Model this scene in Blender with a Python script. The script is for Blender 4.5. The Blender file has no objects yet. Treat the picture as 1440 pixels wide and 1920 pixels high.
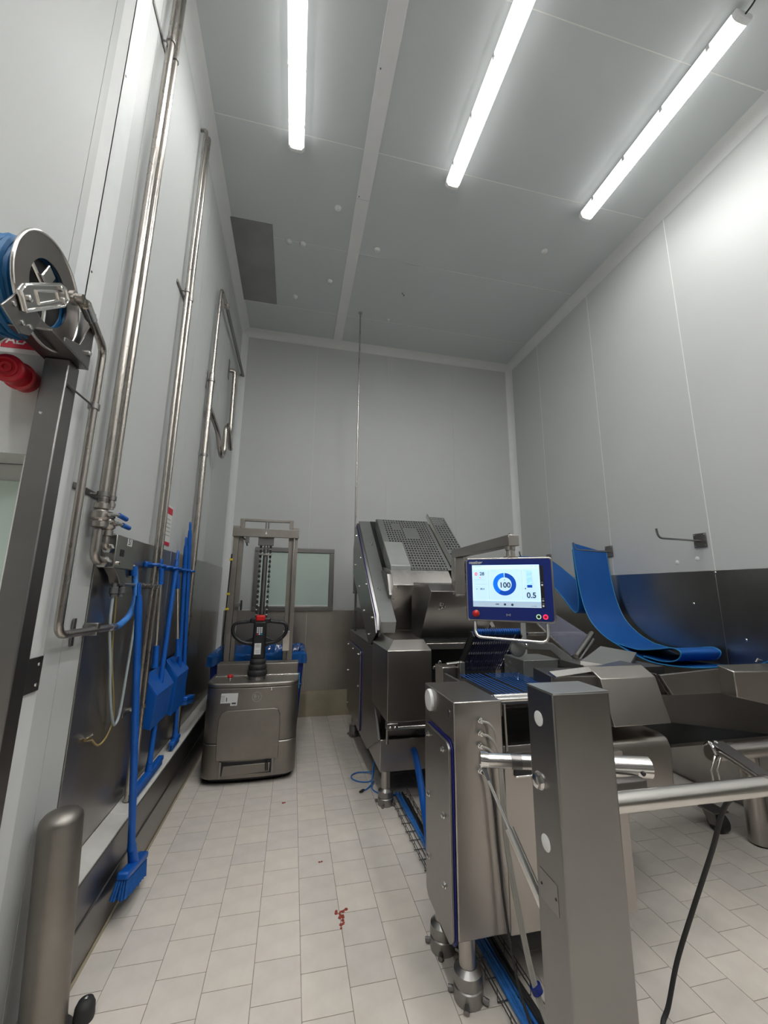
import bpy, bmesh, math, random
from mathutils import Vector, Matrix, Euler
random.seed(7)
PI = math.pi
S = bpy.context.scene
COL = S.collection

# ------------------------------------------------------------------ camera
cam_d = bpy.data.cameras.new('camera')
cam = bpy.data.objects.new('camera', cam_d); COL.objects.link(cam)
YAW, PITCH, ROLL, FPX = 0.218596, 0.194360, 0.009842, 748.566
cam_d.sensor_fit = 'HORIZONTAL'; cam_d.sensor_width = 36.0
cam_d.lens = FPX / 1440.0 * 36.0
cam_d.clip_start = 0.02; cam_d.clip_end = 100
def cam_rows():
    cy, sy = math.cos(YAW), math.sin(YAW)
    A = Matrix(((cy, -sy, 0), (sy, cy, 0), (0, 0, 1)))
    B = Matrix(((1, 0, 0), (0, 0, -1), (0, 1, 0)))
    cp, sp = math.cos(PITCH), math.sin(PITCH)
    P = Matrix(((1, 0, 0), (0, cp, sp), (0, -sp, cp)))
    cr, sr = math.cos(ROLL), math.sin(ROLL)
    Q = Matrix(((cr, -sr, 0), (sr, cr, 0), (0, 0, 1)))
    return Q @ P @ B @ A
RM = cam_rows()
CAM = Vector((0, 0, 1.64))
mw = Matrix.Identity(4)
for i in range(3):
    mw[i][0] = RM[0][i]; mw[i][1] = -RM[1][i]; mw[i][2] = -RM[2][i]; mw[i][3] = CAM[i]
cam.matrix_world = mw
S.camera = cam

# ------------------------------------------------------------------ world, exposure
w = bpy.data.worlds.new('world'); S.world = w; w.use_nodes = True
w.node_tree.nodes['Background'].inputs[0].default_value = (0.75, 0.8, 0.85, 1)
w.node_tree.nodes['Background'].inputs[1].default_value = 0.05
S.view_settings.view_transform = 'Standard'
try: S.view_settings.look = 'None'
except Exception: pass
S.view_settings.exposure = 0.32
S.view_settings.gamma = 1.0
S.view_settings.use_curve_mapping = False
S.cycles.max_bounces = 10
S.cycles.diffuse_bounces = 6
S.cycles.glossy_bounces = 5
S.cycles.caustics_reflective = False
S.cycles.caustics_refractive = False
S.cycles.sample_clamp_indirect = 6.0
LAMP_POWER = 50.0      # emission of the LED batten diffusers

# ------------------------------------------------------------------ materials
def new_mat(name):
    m = bpy.data.materials.new(name); m.use_nodes = True
    return m, m.node_tree.nodes, m.node_tree.links, m.node_tree.nodes['Principled BSDF']
def coords(n, l, scale, kind='Object'):
    tc = n.new('ShaderNodeTexCoord'); mp = n.new('ShaderNodeMapping')
    mp.inputs['Scale'].default_value = scale
    l.new(tc.outputs[kind], mp.inputs['Vector'])
    return mp.outputs['Vector']
def noise(n, l, vec, scale=1.0, detail=3.0, rough=0.55):
    t = n.new('ShaderNodeTexNoise'); t.inputs['Scale'].default_value = scale
    t.inputs['Detail'].default_value = detail; t.inputs['Roughness'].default_value = rough
    l.new(vec, t.inputs['Vector']); return t.outputs['Fac']
def ramp(n, l, fac, c0, c1, p0=0.3, p1=0.7):
    r = n.new('ShaderNodeValToRGB')
    r.color_ramp.elements[0].position = p0; r.color_ramp.elements[1].position = p1
    r.color_ramp.elements[0].color = (*c0, 1); r.color_ramp.elements[1].color = (*c1, 1)
    l.new(fac, r.inputs['Fac']); return r.outputs['Color']
def mrange(n, l, fac, a, b):
    r = n.new('ShaderNodeMapRange'); r.inputs['From Min'].default_value = 0.3; r.inputs['From Max'].default_value = 0.7
    r.inputs['To Min'].default_value = a; r.inputs['To Max'].default_value = b
    l.new(fac, r.inputs['Value']); return r.outputs['Result']
def bump(n, l, fac, p, strength, dist=0.001):
    b = n.new('ShaderNodeBump'); b.inputs['Strength'].default_value = strength; b.inputs['Distance'].default_value = dist
    l.new(fac, b.inputs['Height']); l.new(b.outputs['Normal'], p.inputs['Normal'])
def tint(c, k): return tuple(min(1, x * k) for x in c)

def steel(name, base, rough=0.3, grain=(3, 3, 90), blotch=0.10, dr=0.014):
    m, n, l, p = new_mat(name)
    p.inputs['Metallic'].default_value = 1.0
    g = noise(n, l, coords(n, l, grain), 8.0, 2)
    b = noise(n, l, coords(n, l, (1, 1, 1)), 2.3, 4)
    l.new(ramp(n, l, b, tint(base, 1 - blotch), tint(base, 1 + blotch)), p.inputs['Base Color'])
    ad = n.new('ShaderNodeMath'); ad.operation = 'ADD'
    l.new(mrange(n, l, g, rough - dr, rough + dr), ad.inputs[0])
    l.new(mrange(n, l, b, -0.016, 0.016), ad.inputs[1])
    l.new(ad.outputs[0], p.inputs['Roughness'])
    return m
def plain(name, base, rough=0.5, metal=0.0, vary=0.05, scale=8.0, bmp=0.0, spec=0.5):
    m, n, l, p = new_mat(name)
    p.inputs['Metallic'].default_value = metal
    p.inputs['Roughness'].default_value = rough
    p.inputs['Specular IOR Level'].default_value = spec
    f = noise(n, l, coords(n, l, (1, 1, 1)), scale, 3)
    l.new(ramp(n, l, f, tint(base, 1 - vary), tint(base, 1 + vary)), p.inputs['Base Color'])
    if bmp: bump(n, l, noise(n, l, coords(n, l, (1, 1, 1)), scale * 12, 2), p, bmp)
    return m
def emit(name, color, strength):
    m, n, l, p = new_mat(name)
    p.inputs['Base Color'].default_value = (*color, 1)
    p.inputs['Emission Color'].default_value = (*color, 1)
    p.inputs['Emission Strength'].default_value = strength
    p.inputs['Roughness'].default_value = 0.4
    return m

M = {}
M['panel'] = plain('white_wall_panel', (0.55, 0.56, 0.55), 0.45, vary=0.02, scale=0.8)
M['ceil'] = plain('ceiling_panel', (0.60, 0.635, 0.64), 0.42, vary=0.02, scale=0.7)
M['seal'] = plain('white_sealant', (0.82, 0.82, 0.80), 0.6)
M['cove'] = plain('cove_profile', (0.70, 0.71, 0.70), 0.55, vary=0.02)
M['strip'] = plain('ceiling_strip', (0.80, 0.80, 0.81), 0.4, vary=0.02)
M['wains'] = steel('wainscot_steel', (0.40, 0.39, 0.375), 0.30, (2, 2, 60), 0.10)
M['wains_b'] = steel('wainscot_steel_back', (0.48, 0.45, 0.41), 0.38, (60, 2, 2), 0.12)
M['steel'] = steel('brushed_steel', (0.415, 0.39, 0.365), 0.30, (2, 2, 70), 0.07)
M['steel_h'] = steel('brushed_steel_horizontal', (0.50, 0.475, 0.45), 0.28, (70, 70, 2), 0.06)
M['steel_d'] = steel('dark_steel', (0.24, 0.23, 0.225), 0.36, (2, 2, 50), 0.10)
M['steel_shade'] = steel('shaded_steel', (0.13, 0.127, 0.122), 0.38, (2, 2, 50), 0.10)  # base colour darkened to paint in the shade under and inside the trough
M['steel_m'] = steel('satin_steel', (0.30, 0.29, 0.28), 0.34, (2, 2, 50), 0.10)
M['steel_p'] = steel('post_steel', (0.27, 0.262, 0.255), 0.33, (2, 2, 50), 0.08)
M['steel_l'] = steel('bright_steel', (0.70, 0.68, 0.65), 0.24, (4, 4, 40), 0.05)
M['pipe'] = steel('pipe_steel', (0.46, 0.425, 0.39), 0.28, (4, 4, 1), 0.05)
M['chrome'] = steel('polished_steel', (0.78, 0.77, 0.75), 0.12, (10, 10, 10), 0.03, 0.03)
M['blast'] = steel('bead_blasted_steel', (0.30, 0.278, 0.252), 0.46, (3, 3, 3), 0.14, 0.05)
M['guard'] = plain('grey_guard', (0.235, 0.24, 0.235), 0.42, 0.55, 0.05)
M['guard_l'] = plain('light_grey_cover', (0.34, 0.35, 0.335), 0.45, 0.4, 0.04)
M['dark'] = plain('dark_parts_and_shade', (0.012, 0.012, 0.013), 0.5, 0.0)  # dark parts, and near-black standing in for shade in holes and recesses
M['black'] = plain('black_plastic', (0.012, 0.012, 0.014), 0.38)
M['rubber'] = plain('black_rubber', (0.02, 0.02, 0.02), 0.65, bmp=0.2)
M['grey_r'] = plain('grey_rubber', (0.10, 0.10, 0.105), 0.5)
M['blue'] = plain('blue_plastic', (0.004, 0.095, 0.42), 0.36, vary=0.08)
M['blue_b'] = plain('blue_bristle', (0.004, 0.085, 0.32), 0.7, vary=0.25, scale=60)
M['belt'] = plain('blue_belt', (0.004, 0.085, 0.33), 0.48, vary=0.06, scale=5)
M['belt_e'] = plain('blue_belt_edge', (0.02, 0.20, 0.42), 0.5)
M['cord'] = plain('blue_cord', (0.004, 0.11, 0.46), 0.34)
M['hose_b'] = plain('blue_hose', (0.012, 0.11, 0.27), 0.5, vary=0.12, scale=14)
M['hose_l'] = plain('blue_braided_hose', (0.04, 0.19, 0.55), 0.45, vary=0.2, scale=40)
M['bin'] = plain('navy_bin', (0.004, 0.018, 0.16), 0.4, vary=0.1)
M['navy'] = plain('navy_front', (0.003, 0.018, 0.17), 0.35, vary=0.04)
M['sealblue'] = plain('dark_blue_gasket', (0.008, 0.008, 0.16), 0.5)
M['red'] = plain('red_plastic', (0.55, 0.012, 0.012), 0.3)
M['redb'] = plain('red_beacon', (0.42, 0.008, 0.02), 0.32)
M['red_s'] = plain('red_print', (0.55, 0.01, 0.04), 0.5)
M['white'] = plain('white_plastic', (0.78, 0.78, 0.78), 0.4, vary=0.02)
M['paper'] = plain('paper_label', (0.70, 0.70, 0.68), 0.6, vary=0.04)
M['ink'] = plain('black_ink', (0.02, 0.02, 0.025), 0.6)
M['lgrey'] = plain('light_grey_print', (0.42, 0.42, 0.41), 0.5)
M['yellow'] = plain('yellow_tape', (0.62, 0.48, 0.03), 0.5)
M['cyan'] = plain('cyan_tape', (0.01, 0.30, 0.50), 0.4)
M['brass'] = steel('brass', (0.62, 0.46, 0.22), 0.3)
M['clearhose'] = plain('clear_hose', (0.42, 0.48, 0.50), 0.25)
M['yellowhose'] = plain('amber_hose', (0.36, 0.27, 0.10), 0.3)
M['greyhose'] = plain('grey_hose', (0.30, 0.29, 0.26), 0.35)
M['ledge'] = plain('white_kerb_ledge', (0.62, 0.60, 0.56), 0.55, vary=0.10, scale=6)
M['beige'] = plain('beige_kerb', (0.36, 0.31, 0.215), 0.55, vary=0.10, scale=4)
M['grout'] = plain('floor_grout', (0.30, 0.27, 0.24), 0.8, vary=0.2, scale=14)
M['meat'] = plain('dried_red_scraps', (0.30, 0.05, 0.03), 0.5, vary=0.3, scale=40)
M['glass_w'] = plain('frosted_window_glass', (0.55, 0.66, 0.60), 0.18, vary=0.04, scale=1.2)
M['hatch'] = steel('hatch_steel', (0.38, 0.375, 0.37), 0.42, (2, 40, 2), 0.12)
M['lampbody'] = plain('lamp_body', (0.60, 0.60, 0.60), 0.4)
M['lamp'] = emit('lamp_diffuser', (1.0, 1.0, 0.985), LAMP_POWER)
M['lampled'] = emit('lamp_led_row', (1.0, 1.0, 0.985), LAMP_POWER * 0.30)
M['lampside'] = emit('lamp_side', (1.0, 1.0, 0.985), 1.6)
M['scr'] = emit('screen_background', (0.58, 0.79, 1.0), 0.60)
M['scr_p'] = emit('screen_panel', (0.52, 0.75, 0.97), 0.52)
M['scr_g'] = emit('screen_grey', (0.36, 0.47, 0.58), 0.55)
M['scr_s'] = emit('screen_line', (0.35, 0.52, 0.70), 0.50)
M['scr_dk'] = emit('screen_ink', (0.02, 0.04, 0.07), 0.35)
M['scr_b1'] = emit('screen_blue', (0.0, 0.05, 0.36), 0.7)
M['scr_b2'] = emit('screen_blue_light', (0.0, 0.12, 0.62), 0.8)
M['scr_r'] = emit('screen_red', (0.75, 0.04, 0.08), 0.7)
M['btn_r'] = emit('lit_red_button', (1.0, 0.03, 0.12), 1.1)
M['btn_g'] = emit('lit_green_button', (0.55, 0.85, 0.5), 0.35)

def floor_tile_mat():
    m, n, l, p = new_mat('floor_tile')
    oi = n.new('ShaderNodeObjectInfo')
    f = noise(n, l, coords(n, l, (1, 1, 1), 'Object'), 9.0, 5)
    c = ramp(n, l, f, (0.665, 0.605, 0.545), (0.745, 0.685, 0.62))
    mx = n.new('ShaderNodeMix'); mx.data_type = 'RGBA'; mx.blend_type = 'MULTIPLY'
    mx.inputs['Factor'].default_value = 1.0
    rr = ramp(n, l, oi.outputs['Random'], (0.94, 0.94, 0.945), (1.03, 1.02, 1.0), 0.0, 1.0)
    l.new(c, mx.inputs[6]); l.new(rr, mx.inputs[7]); l.new(mx.outputs[2], p.inputs['Base Color'])
    p.inputs['Roughness'].default_value = 0.42
    bump(n, l, noise(n, l, coords(n, l, (1, 1, 1), 'Object'), 160, 2), p, 0.12)
    return m
M['tile'] = floor_tile_mat()
def clear_mat(name, color, alpha):
    m, n, l, p = new_mat(name)
    p.inputs['Base Color'].default_value = (*color, 1); p.inputs['Roughness'].default_value = 0.08
    p.inputs['Alpha'].default_value = alpha
    f = noise(n, l, coords(n, l, (1, 1, 1)), 4.0, 3)
    l.new(mrange(n, l, f, alpha - 0.06, alpha + 0.06), p.inputs['Alpha'])
    return m
M['smoked'] = clear_mat('smoked_clear_guard', (0.34, 0.36, 0.47), 0.45)
M['liner'] = clear_mat('blue_plastic_liner', (0.01, 0.10, 0.36), 0.82)
M['lens'] = clear_mat('clear_lamp_end', (0.9, 0.9, 0.9), 0.55)

# ------------------------------------------------------------------ mesh builder
WORLD = {}      # object -> world matrix (kept by hand, the depsgraph is not evaluated while building)
class MB:
    def __init__(s): s.v = []; s.f = []
    def add(s, vs, fs):
        n = len(s.v); s.v += [Vector(v) for v in vs]; s.f += [[i + n for i in f] for f in fs]; return s
    def box(s, x0, x1, y0, y1, z0, z1):
        return s.add([(x0,y0,z0),(x1,y0,z0),(x1,y1,z0),(x0,y1,z0),(x0,y0,z1),(x1,y0,z1),(x1,y1,z1),(x0,y1,z1)],
                     [(0,3,2,1),(4,5,6,7),(0,1,5,4),(1,2,6,5),(2,3,7,6),(3,0,4,7)])
    def obox(s, c, size, rot):
        c = Vector(c); h = [x / 2 for x in size]
        vs = [c + rot @ Vector((a*h[0], b*h[1], d*h[2])) for d in (-1,1) for a, b in ((-1,-1),(1,-1),(1,1),(-1,1))]
        return s.add(vs, [(0,3,2,1),(4,5,6,7),(0,1,5,4),(1,2,6,5),(2,3,7,6),(3,0,4,7)])
    def hexa(s, a, b):      # two quads a and b joined
        return s.add(list(a) + list(b), [(3,2,1,0),(4,5,6,7),(0,1,5,4),(1,2,6,5),(2,3,7,6),(3,0,4,7)])
    def prism(s, pts, vec):
        n = len(pts); vec = Vector(vec); pts = [Vector(p) for p in pts]
        return s.add(pts + [p + vec for p in pts], [tuple(range(n))[::-1], tuple(range(n, 2*n))] + [(i, (i+1) % n, n + (i+1) % n, n + i) for i in range(n)])
    def slab(s, quad, t):   # quad of points, thickened along its normal
        q = [Vector(p) for p in quad]; nrm = (q[1]-q[0]).cross(q[-1]-q[0]).normalized()
        return s.prism(q, nrm * t)
    def tube(s, pts, r, n=10, cap=True, closed=False):
        pts = [Vector(p) for p in pts]; k = len(pts); rs = r if isinstance(r, (list, tuple)) else [r]*k
        t0 = (pts[1]-pts[0]).normalized()
        up = Vector((0,0,1)) if abs(t0.z) < 0.9 else Vector((1,0,0))
        nx = t0.cross(up).normalized(); base = len(s.v)
        for i, p in enumerate(pts):
            if closed: t = (pts[(i+1) % k]-pts[i-1])
            else: t = pts[min(i+1,k-1)]-pts[max(i-1,0)]
            t = t.normalized(); nx = (nx - t*nx.dot(t)).normalized(); ny = t.cross(nx)
            for j in range(n):
                a = 2*PI*j/n; s.v.append(p + (nx*math.cos(a) + ny*math.sin(a))*rs[i])
        m = k if closed else k-1
        for i in range(m):
            for j in range(n):
                a = base+i*n+j; b = base+i*n+(j+1) % n; i2 = (i+1) % k
                s.f.append([a, b, base+i2*n+(j+1) % n, base+i2*n+j])
        if cap and not closed:
            s.f.append([base+j for j in range(n)][::-1]); s.f.append([base+(k-1)*n+j for j in range(n)])
        return s
    def cyl(s, p0, p1, r, n=16, r1=None): return s.tube([p0, p1], [r, r if r1 is None else r1], n)
    def lathe(s, prof, o, axis, n=24):
        o = Vector(o); ax = Vector(axis).normalized()
        up = Vector((0,0,1)) if abs(ax.z) < 0.9 else Vector((1,0,0))
        u = ax.cross(up).normalized(); v = ax.cross(u); base = len(s.v)
        for r, h in prof:
            for j in range(n):
                a = 2*PI*j/n; s.v.append(o + ax*h + (u*math.cos(a)+v*math.sin(a))*max(r, 1e-5))
        for i in range(len(prof)-1):
            for j in range(n):
                a = base+i*n+j; b = base+i*n+(j+1) % n
                s.f.append([a, b, b+n, a+n])
        s.f.append([base+j for j in range(n)][::-1]); s.f.append([base+(len(prof)-1)*n+j for j in range(n)])
        return s
    def ring(s, o, axis, r0, r1, t, n=36):    # flat washer
        o = Vector(o); ax = Vector(axis).normalized()
        up = Vector((0,0,1)) if abs(ax.z) < 0.9 else Vector((1,0,0))
        u = ax.cross(up).normalized(); v = ax.cross(u); base = len(s.v)
        for r, h in ((r0,0),(r1,0),(r1,t),(r0,t)):
            for j in range(n):
                a = 2*PI*j/n; s.v.append(o + ax*h + (u*math.cos(a)+v*math.sin(a))*r)
        for i in range(4):
            for j in range(n):
                s.f.append([base+i*n+j, base+i*n+(j+1) % n, base+((i+1) % 4)*n+(j+1) % n, base+((i+1) % 4)*n+j])
        return s
    def build(s, name, mat, parent=None, bev=0.0, smooth=True, seg=2, local=False, ang=38):
        vs = s.v
        if parent is not None and not local:
            inv = WORLD[parent].inverted(); vs = [inv @ v for v in vs]
        lo = Vector([min(v[i] for v in vs) for i in range(3)]); hi = Vector([max(v[i] for v in vs) for i in range(3)])
        c = (lo + hi) / 2
        if parent is None: c.z = lo.z
        me = bpy.data.meshes.new(name)
        me.from_pydata([tuple(v - c) for v in vs], [], s.f)
        bm = bmesh.new(); bm.from_mesh(me); bmesh.ops.recalc_face_normals(bm, faces=bm.faces); bm.to_mesh(me); bm.free()
        me.materials.append(M[mat] if isinstance(mat, str) else mat)
        if smooth:
            me.polygons.foreach_set('use_smooth', [True]*len(me.polygons))
            me.set_sharp_from_angle(angle=math.radians(ang))
        o = bpy.data.objects.new(name, me); COL.objects.link(o)
        o.location = c
        if parent is not None:
            o.parent = parent; WORLD[o] = WORLD[parent] @ Matrix.Translation(c)
        else: WORLD[o] = Matrix.Translation(c)
        if bev:
            b = o.modifiers.new('bevel', 'BEVEL'); b.width = bev; b.segments = seg; b.limit_method = 'ANGLE'; b.angle_limit = math.radians(40)
        return o

def thing(name, label, cat, loc, rot=None, group=None):
    o = bpy.data.objects.new(name, None); COL.objects.link(o); o.empty_display_size = 0.1
    o.location = loc
    if rot is not None: o.rotation_euler = rot
    WORLD[o] = Matrix.Translation(Vector(loc)) @ (Euler(rot).to_matrix().to_4x4() if rot is not None else Matrix.Identity(4))
    o['label'] = label; o['category'] = cat
    if group: o['group'] = group
    return o
def tag(o, label, cat, group=None):
    o['label'] = label; o['category'] = cat
    if group: o['group'] = group
    return o
def struct(o): o['kind'] = 'structure'; return o
def lab(o, text): o['label'] = text; return o
def copy_part(o, parent, delta):
    c = o.copy(); COL.objects.link(c); c.parent = parent; c.location = o.location + Vector(delta)
    WORLD[c] = WORLD[parent] @ Matrix.Translation(c.location)
    return c
def fillet(pts, rad, n=6):
    pts = [Vector(p) for p in pts]; out = [pts[0]]
    for i in range(1, len(pts)-1):
        a, b, c = pts[i-1], pts[i], pts[i+1]
        d1 = (a-b); d2 = (c-b); r = min(rad, d1.length*0.49, d2.length*0.49)
        p0 = b + d1.normalized()*r; p1 = b + d2.normalized()*r
        for k in range(n+1):
            t = k/n; out.append(p0*(1-t)**2 + b*2*t*(1-t) + p1*t*t)
    out.append(pts[-1]); return out
def spline(pts, n=6):
    pts = [Vector(p) for p in pts]; P = [pts[0]*2-pts[1]] + pts + [pts[-1]*2-pts[-2]]; out = []
    for i in range(1, len(P)-2):
        for k in range(n):
            t = k/n; a, b, c, d = P[i-1], P[i], P[i+1], P[i+2]
            out.append(0.5*((2*b) + (c-a)*t + (2*a-5*b+4*c-d)*t*t + (3*b-a-3*c+d)*t**3))
    out.append(pts[-1]); return out
def rrect(a0, a1, b0, b1, r, n=5):    # rounded rectangle in 2D
    out = []
    for cx, cy, s0 in ((a1-r, b1-r, 0), (a0+r, b1-r, PI/2), (a0+r, b0+r, PI), (a1-r, b0+r, 1.5*PI)):
        for k in range(n+1):
            a = s0 + k/n*PI/2; out.append((cx+r*math.cos(a), cy+r*math.sin(a)))
    return out
def text_mesh(body, size, align='CENTER'):
    cu = bpy.data.curves.new('lettering', 'FONT'); cu.body = body; cu.size = size; cu.align_x = align; cu.align_y = 'CENTER'; cu.offset = size*0.022
    o = bpy.data.objects.new('lettering', cu); COL.objects.link(o)
    dg = bpy.context.evaluated_depsgraph_get()
    me = bpy.data.meshes.new_from_object(o.evaluated_get(dg))
    vs = [v.co.copy() for v in me.vertices]; fs = [list(p.vertices) for p in me.polygons]
    bpy.data.objects.remove(o); bpy.data.curves.remove(cu); bpy.data.meshes.remove(me)
    return vs, fs
def lettering(body, size, o, right, up, name, mat, parent, align='CENTER', local=False, lift=0.0006):
    vs, fs = text_mesh(body, size, align)
    o = Vector(o); r = Vector(right).normalized(); u = Vector(up).normalized(); nn = r.cross(u)
    mb = MB(); mb.add([o + r*v.x + u*v.y + nn*lift for v in vs], fs)
    return mb.build(name, mat, parent, smooth=False, local=local)
def px(p):
    v = RM @ (Vector(p) - CAM)
    return (720 + FPX*v.x/v.z, 960 + FPX*v.y/v.z, v.z)

# ================================================================== THE ROOM
XL, XR, YB, ZC = -0.95, 3.57, 5.87, 5.57
YN, XN, YC = -7.0, -3.2, 1.775      # rear wall behind the camera, far left wall of the wider near part, corner
G = 0.0042                            # half joint

# ---- floor: grout bed with square tiles in half bond
fl = struct(MB().box(XN, XR, YN, YB, -0.12, -0.003).build('floor', 'grout', smooth=False))
PX, PY = 0.2015, 0.2
tiles = []
for k in range(-17, 18):
    x0 = 0.12 + PX*(k-1)
    if x0 < XN or x0 + PX > XR + 0.1: continue
    off = 0.013 if k % 2 == 0 else 0.115
    for j in range(-36, 31):
        y0 = off + PY*j
        if y0 < YN or y0 > YB - 0.02: continue
        xa, xb, ya, yb = x0 + 0.0016, min(x0 + PX - 0.0016, XR), y0 + 0.0016, min(y0 + PY - 0.0016, YB)
        c = ((xa+xb)/2, (ya+yb)/2, 0)
        if c[0] < XL + 0.11 and c[1] > 1.8: continue
        u, v, d = px(c)
        vis = d > 0.3 and -30 < u < 1470 and v < 1960
        hid = (0.95 < c[0] < 1.55 and 1.85 < c[1] < 5.2) or (c[0] > 2.2 and c[1] > 3.2) or (-0.62 < c[0] < 0.05 and 4.15 < c[1] < 5.2)
        tiles.append((0 if (vis and not hid) else 1, d, xa, xb, ya, yb))
tiles.sort()
tile_me = None; rest = MB()
for i, (h, d, xa, xb, ya, yb) in enumerate(tiles):
    full = abs((xb-xa) - (PX-0.0032)) < 1e-4 and abs((yb-ya) - (PY-0.0032)) < 1e-4
    if h == 0 and i < 300:
        if full and tile_me is not None:
            o = bpy.data.objects.new('tile', tile_me); COL.objects.link(o); o.parent = fl
            o.location = WORLD[fl].inverted() @ Vector(((xa+xb)/2, (ya+yb)/2, -0.006))
        else:
            o = MB().box(xa, xb, ya, yb, -0.012, 0.0).build('tile', 'tile', fl, smooth=False)
            if full: tile_me = o.data
    else: rest.box(xa, xb, ya, yb, -0.012, 0.0)
r_ = rest.build('tiles_further_off', 'tile', fl, smooth=False); r_['kind'] = 'stuff'

# ---- ceiling with panels, joints and cover strip
ce = struct(MB().box(XN, XR, YN, YB, ZC + 0.0012, ZC + 0.15).build('ceiling', 'seal', smooth=False))
cy = [YN, -5.08, -3.94, -2.80, -1.66, -0.52, 0.62, 1.76, 2.90, 4.045, 5.17, YB]
for a, b in zip(cy, cy[1:]):
    for x0, x1 in ((XN, 0.49), (0.49, XR)):
        MB().box(x0, x1, a + G, b - G, ZC, ZC + 0.006).build('panel', 'ceil', ce, smooth=False)
tr = struct(MB().box(0.426, 0.562, YN, 3.368, ZC - 0.008, ZC).build('trim_1', 'strip', bev=0.003))
tr2 = struct(MB().box(0.426, 0.562, 3.372, YB - 0.06, ZC - 0.008, ZC).build('trim_2', 'strip', bev=0.003))
for y in (2.3, 3.34): 
    MB().cyl((0.45, y, ZC - 0.008), (0.45, y, ZC - 0.012), 0.006, 8).build('screw', 'steel_d', tr)

# ---- right wall
wr = struct(MB().box(XR + 0.0012, XR + 0.12, YN, YB + 0.12, 0, ZC + 0.15).build('wall_right', 'seal', smooth=False))
ry = [YN, -5.2, -4.05, -2.91, -1.775, -0.635, 0.505, 1.645, 2.785, 3.925, 5.04, YB]
for a, b in zip(ry, ry[1:]):
    MB().box(XR, XR + 0.006, a + G, b - G, 1.84, ZC).build('panel', 'panel', wr, smooth=False)
wy = [YN, -0.635, 1.1, 2.785, 5.04, YB]
for a, b in zip(wy, wy[1:]):
    MB().box(XR - 0.006, XR + 0.006, a + 0.001, b - 0.001, 0.0, 1.838).build('wainscot_sheet', 'wains', wr, bev=0.001)
for y, z in ((3.13, 1.93), (2.93, 1.95)):
    lab(MB().lathe([(0.022, 0), (0.016, 0.003), (0.0, 0.004)], (XR, y, z), (-1, 0, 0), 12).build('filler_patch', 'white', wr), 'small white filler patch')
for y, z in ((3.02, 1.55), (2.62, 1.28), (2.2, 1.2), (2.787, 1.822)):
    MB().lathe([(0.012, 0), (0.008, 0.004), (0.0, 0.005)], (XR - 0.006, y, z), (-1, 0, 0), 10).build('rivet', 'steel_l', wr)

# ---- back wall
wb = struct(MB().box(XL - 0.12, XR + 0.12, YB + 0.004, YB + 0.12, 0, ZC + 0.15).build('wall_back', 'seal', smooth=False))
bx_ = [XL, 0.19, 1.33, 2.47, XR]
for a, b in zip(bx_, bx_[1:]):
    MB().box(a + 0.001, b - 0.001, YB, YB + 0.006, 1.37, ZC).build('panel', 'panel', wb, smooth=False)
for a, b in ((XL, -0.02), (-0.02, 0.205), (0.21, 0.86), (0.86, 1.9), (1.9, XR)):
    MB().box(a + 0.002, b - 0.002, YB - 0.012, YB + 0.006, 0.30, 1.36).build('wainscot_sheet', 'wains_b', wb, bev=0.002)
bk = struct(MB().prism([(0, YB - 0.005, 0), (0, YB - 0.115, 0), (0, YB - 0.115, 0.05), (0, YB - 0.06, 0.275), (0, YB - 0.02, 0.30), (0, YB - 0.005, 0.30)], (XR - XL - 0.16, 0, 0)).build('baseboard_back', 'beige'))
bk.location.x += XL + 0.14; 

# ---- window in the back wall
wi = struct(MB().box(-0.538, 0.564, YB - 0.018, YB, 1.345, 2.225).build('window_1', 'wains_b', smooth=False))
for x0, x1, z0, z1 in ((-0.538, 0.564, 2.16, 2.225), (-0.538, 0.564, 1.345, 1.41), (-0.538, -0.472, 1.41, 2.16), (0.498, 0.564, 1.41, 2.16)):
    MB().box(x0, x1, YB - 0.04, YB - 0.012, z0, z1).build('window_frame', 'steel_m', wi, bev=0.006)
MB().box(-0.47, 0.496, YB - 0.024, YB - 0.016, 1.412, 2.158).build('pane', 'glass_w', wi, smooth=False)
MB().box(-0.46, 0.49, YB - 0.03, YB - 0.022, 1.412, 1.428).build('window_bead', 'seal', wi, bev=0.003)

# ---- left wall behind the corner
wl = struct(MB().box(XL - 0.12, XL - 0.004, YC + 0.02, YB, 0, ZC + 0.15).build('wall_left', 'seal', smooth=False))
ly = [YC + 0.02, 2.04, 3.45, 4.6, YB]
for a, b in zip(ly, ly[1:]):
    if b < 2.3: MB().box(XL - 0.006, XL, a + 0.001, b - 0.002, 0, ZC).build('panel', 'panel', wl, smooth=False)
    elif a < 2.3:
        MB().box(XL - 0.006, XL, 2.042, 2.208, 0, ZC).build('panel', 'panel', wl, smooth=False)
        MB().box(XL - 0.006, XL, 2.208, b - 0.002, 1.92, ZC).build('panel', 'panel', wl, smooth=False)
    else: MB().box(XL - 0.006, XL, a + 0.002, b - 0.002, 1.92, ZC).build('panel', 'panel', wl, smooth=False)
for a, b in ((2.21, 3.42), (3.422, 4.7), (4.702, YB)):
    MB().box(XL - 0.006, XL + 0.006, a + 0.001, b - 0.001, 0.33, 1.925).build('wainscot_sheet', 'wains', wl, bev=0.001)
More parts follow.
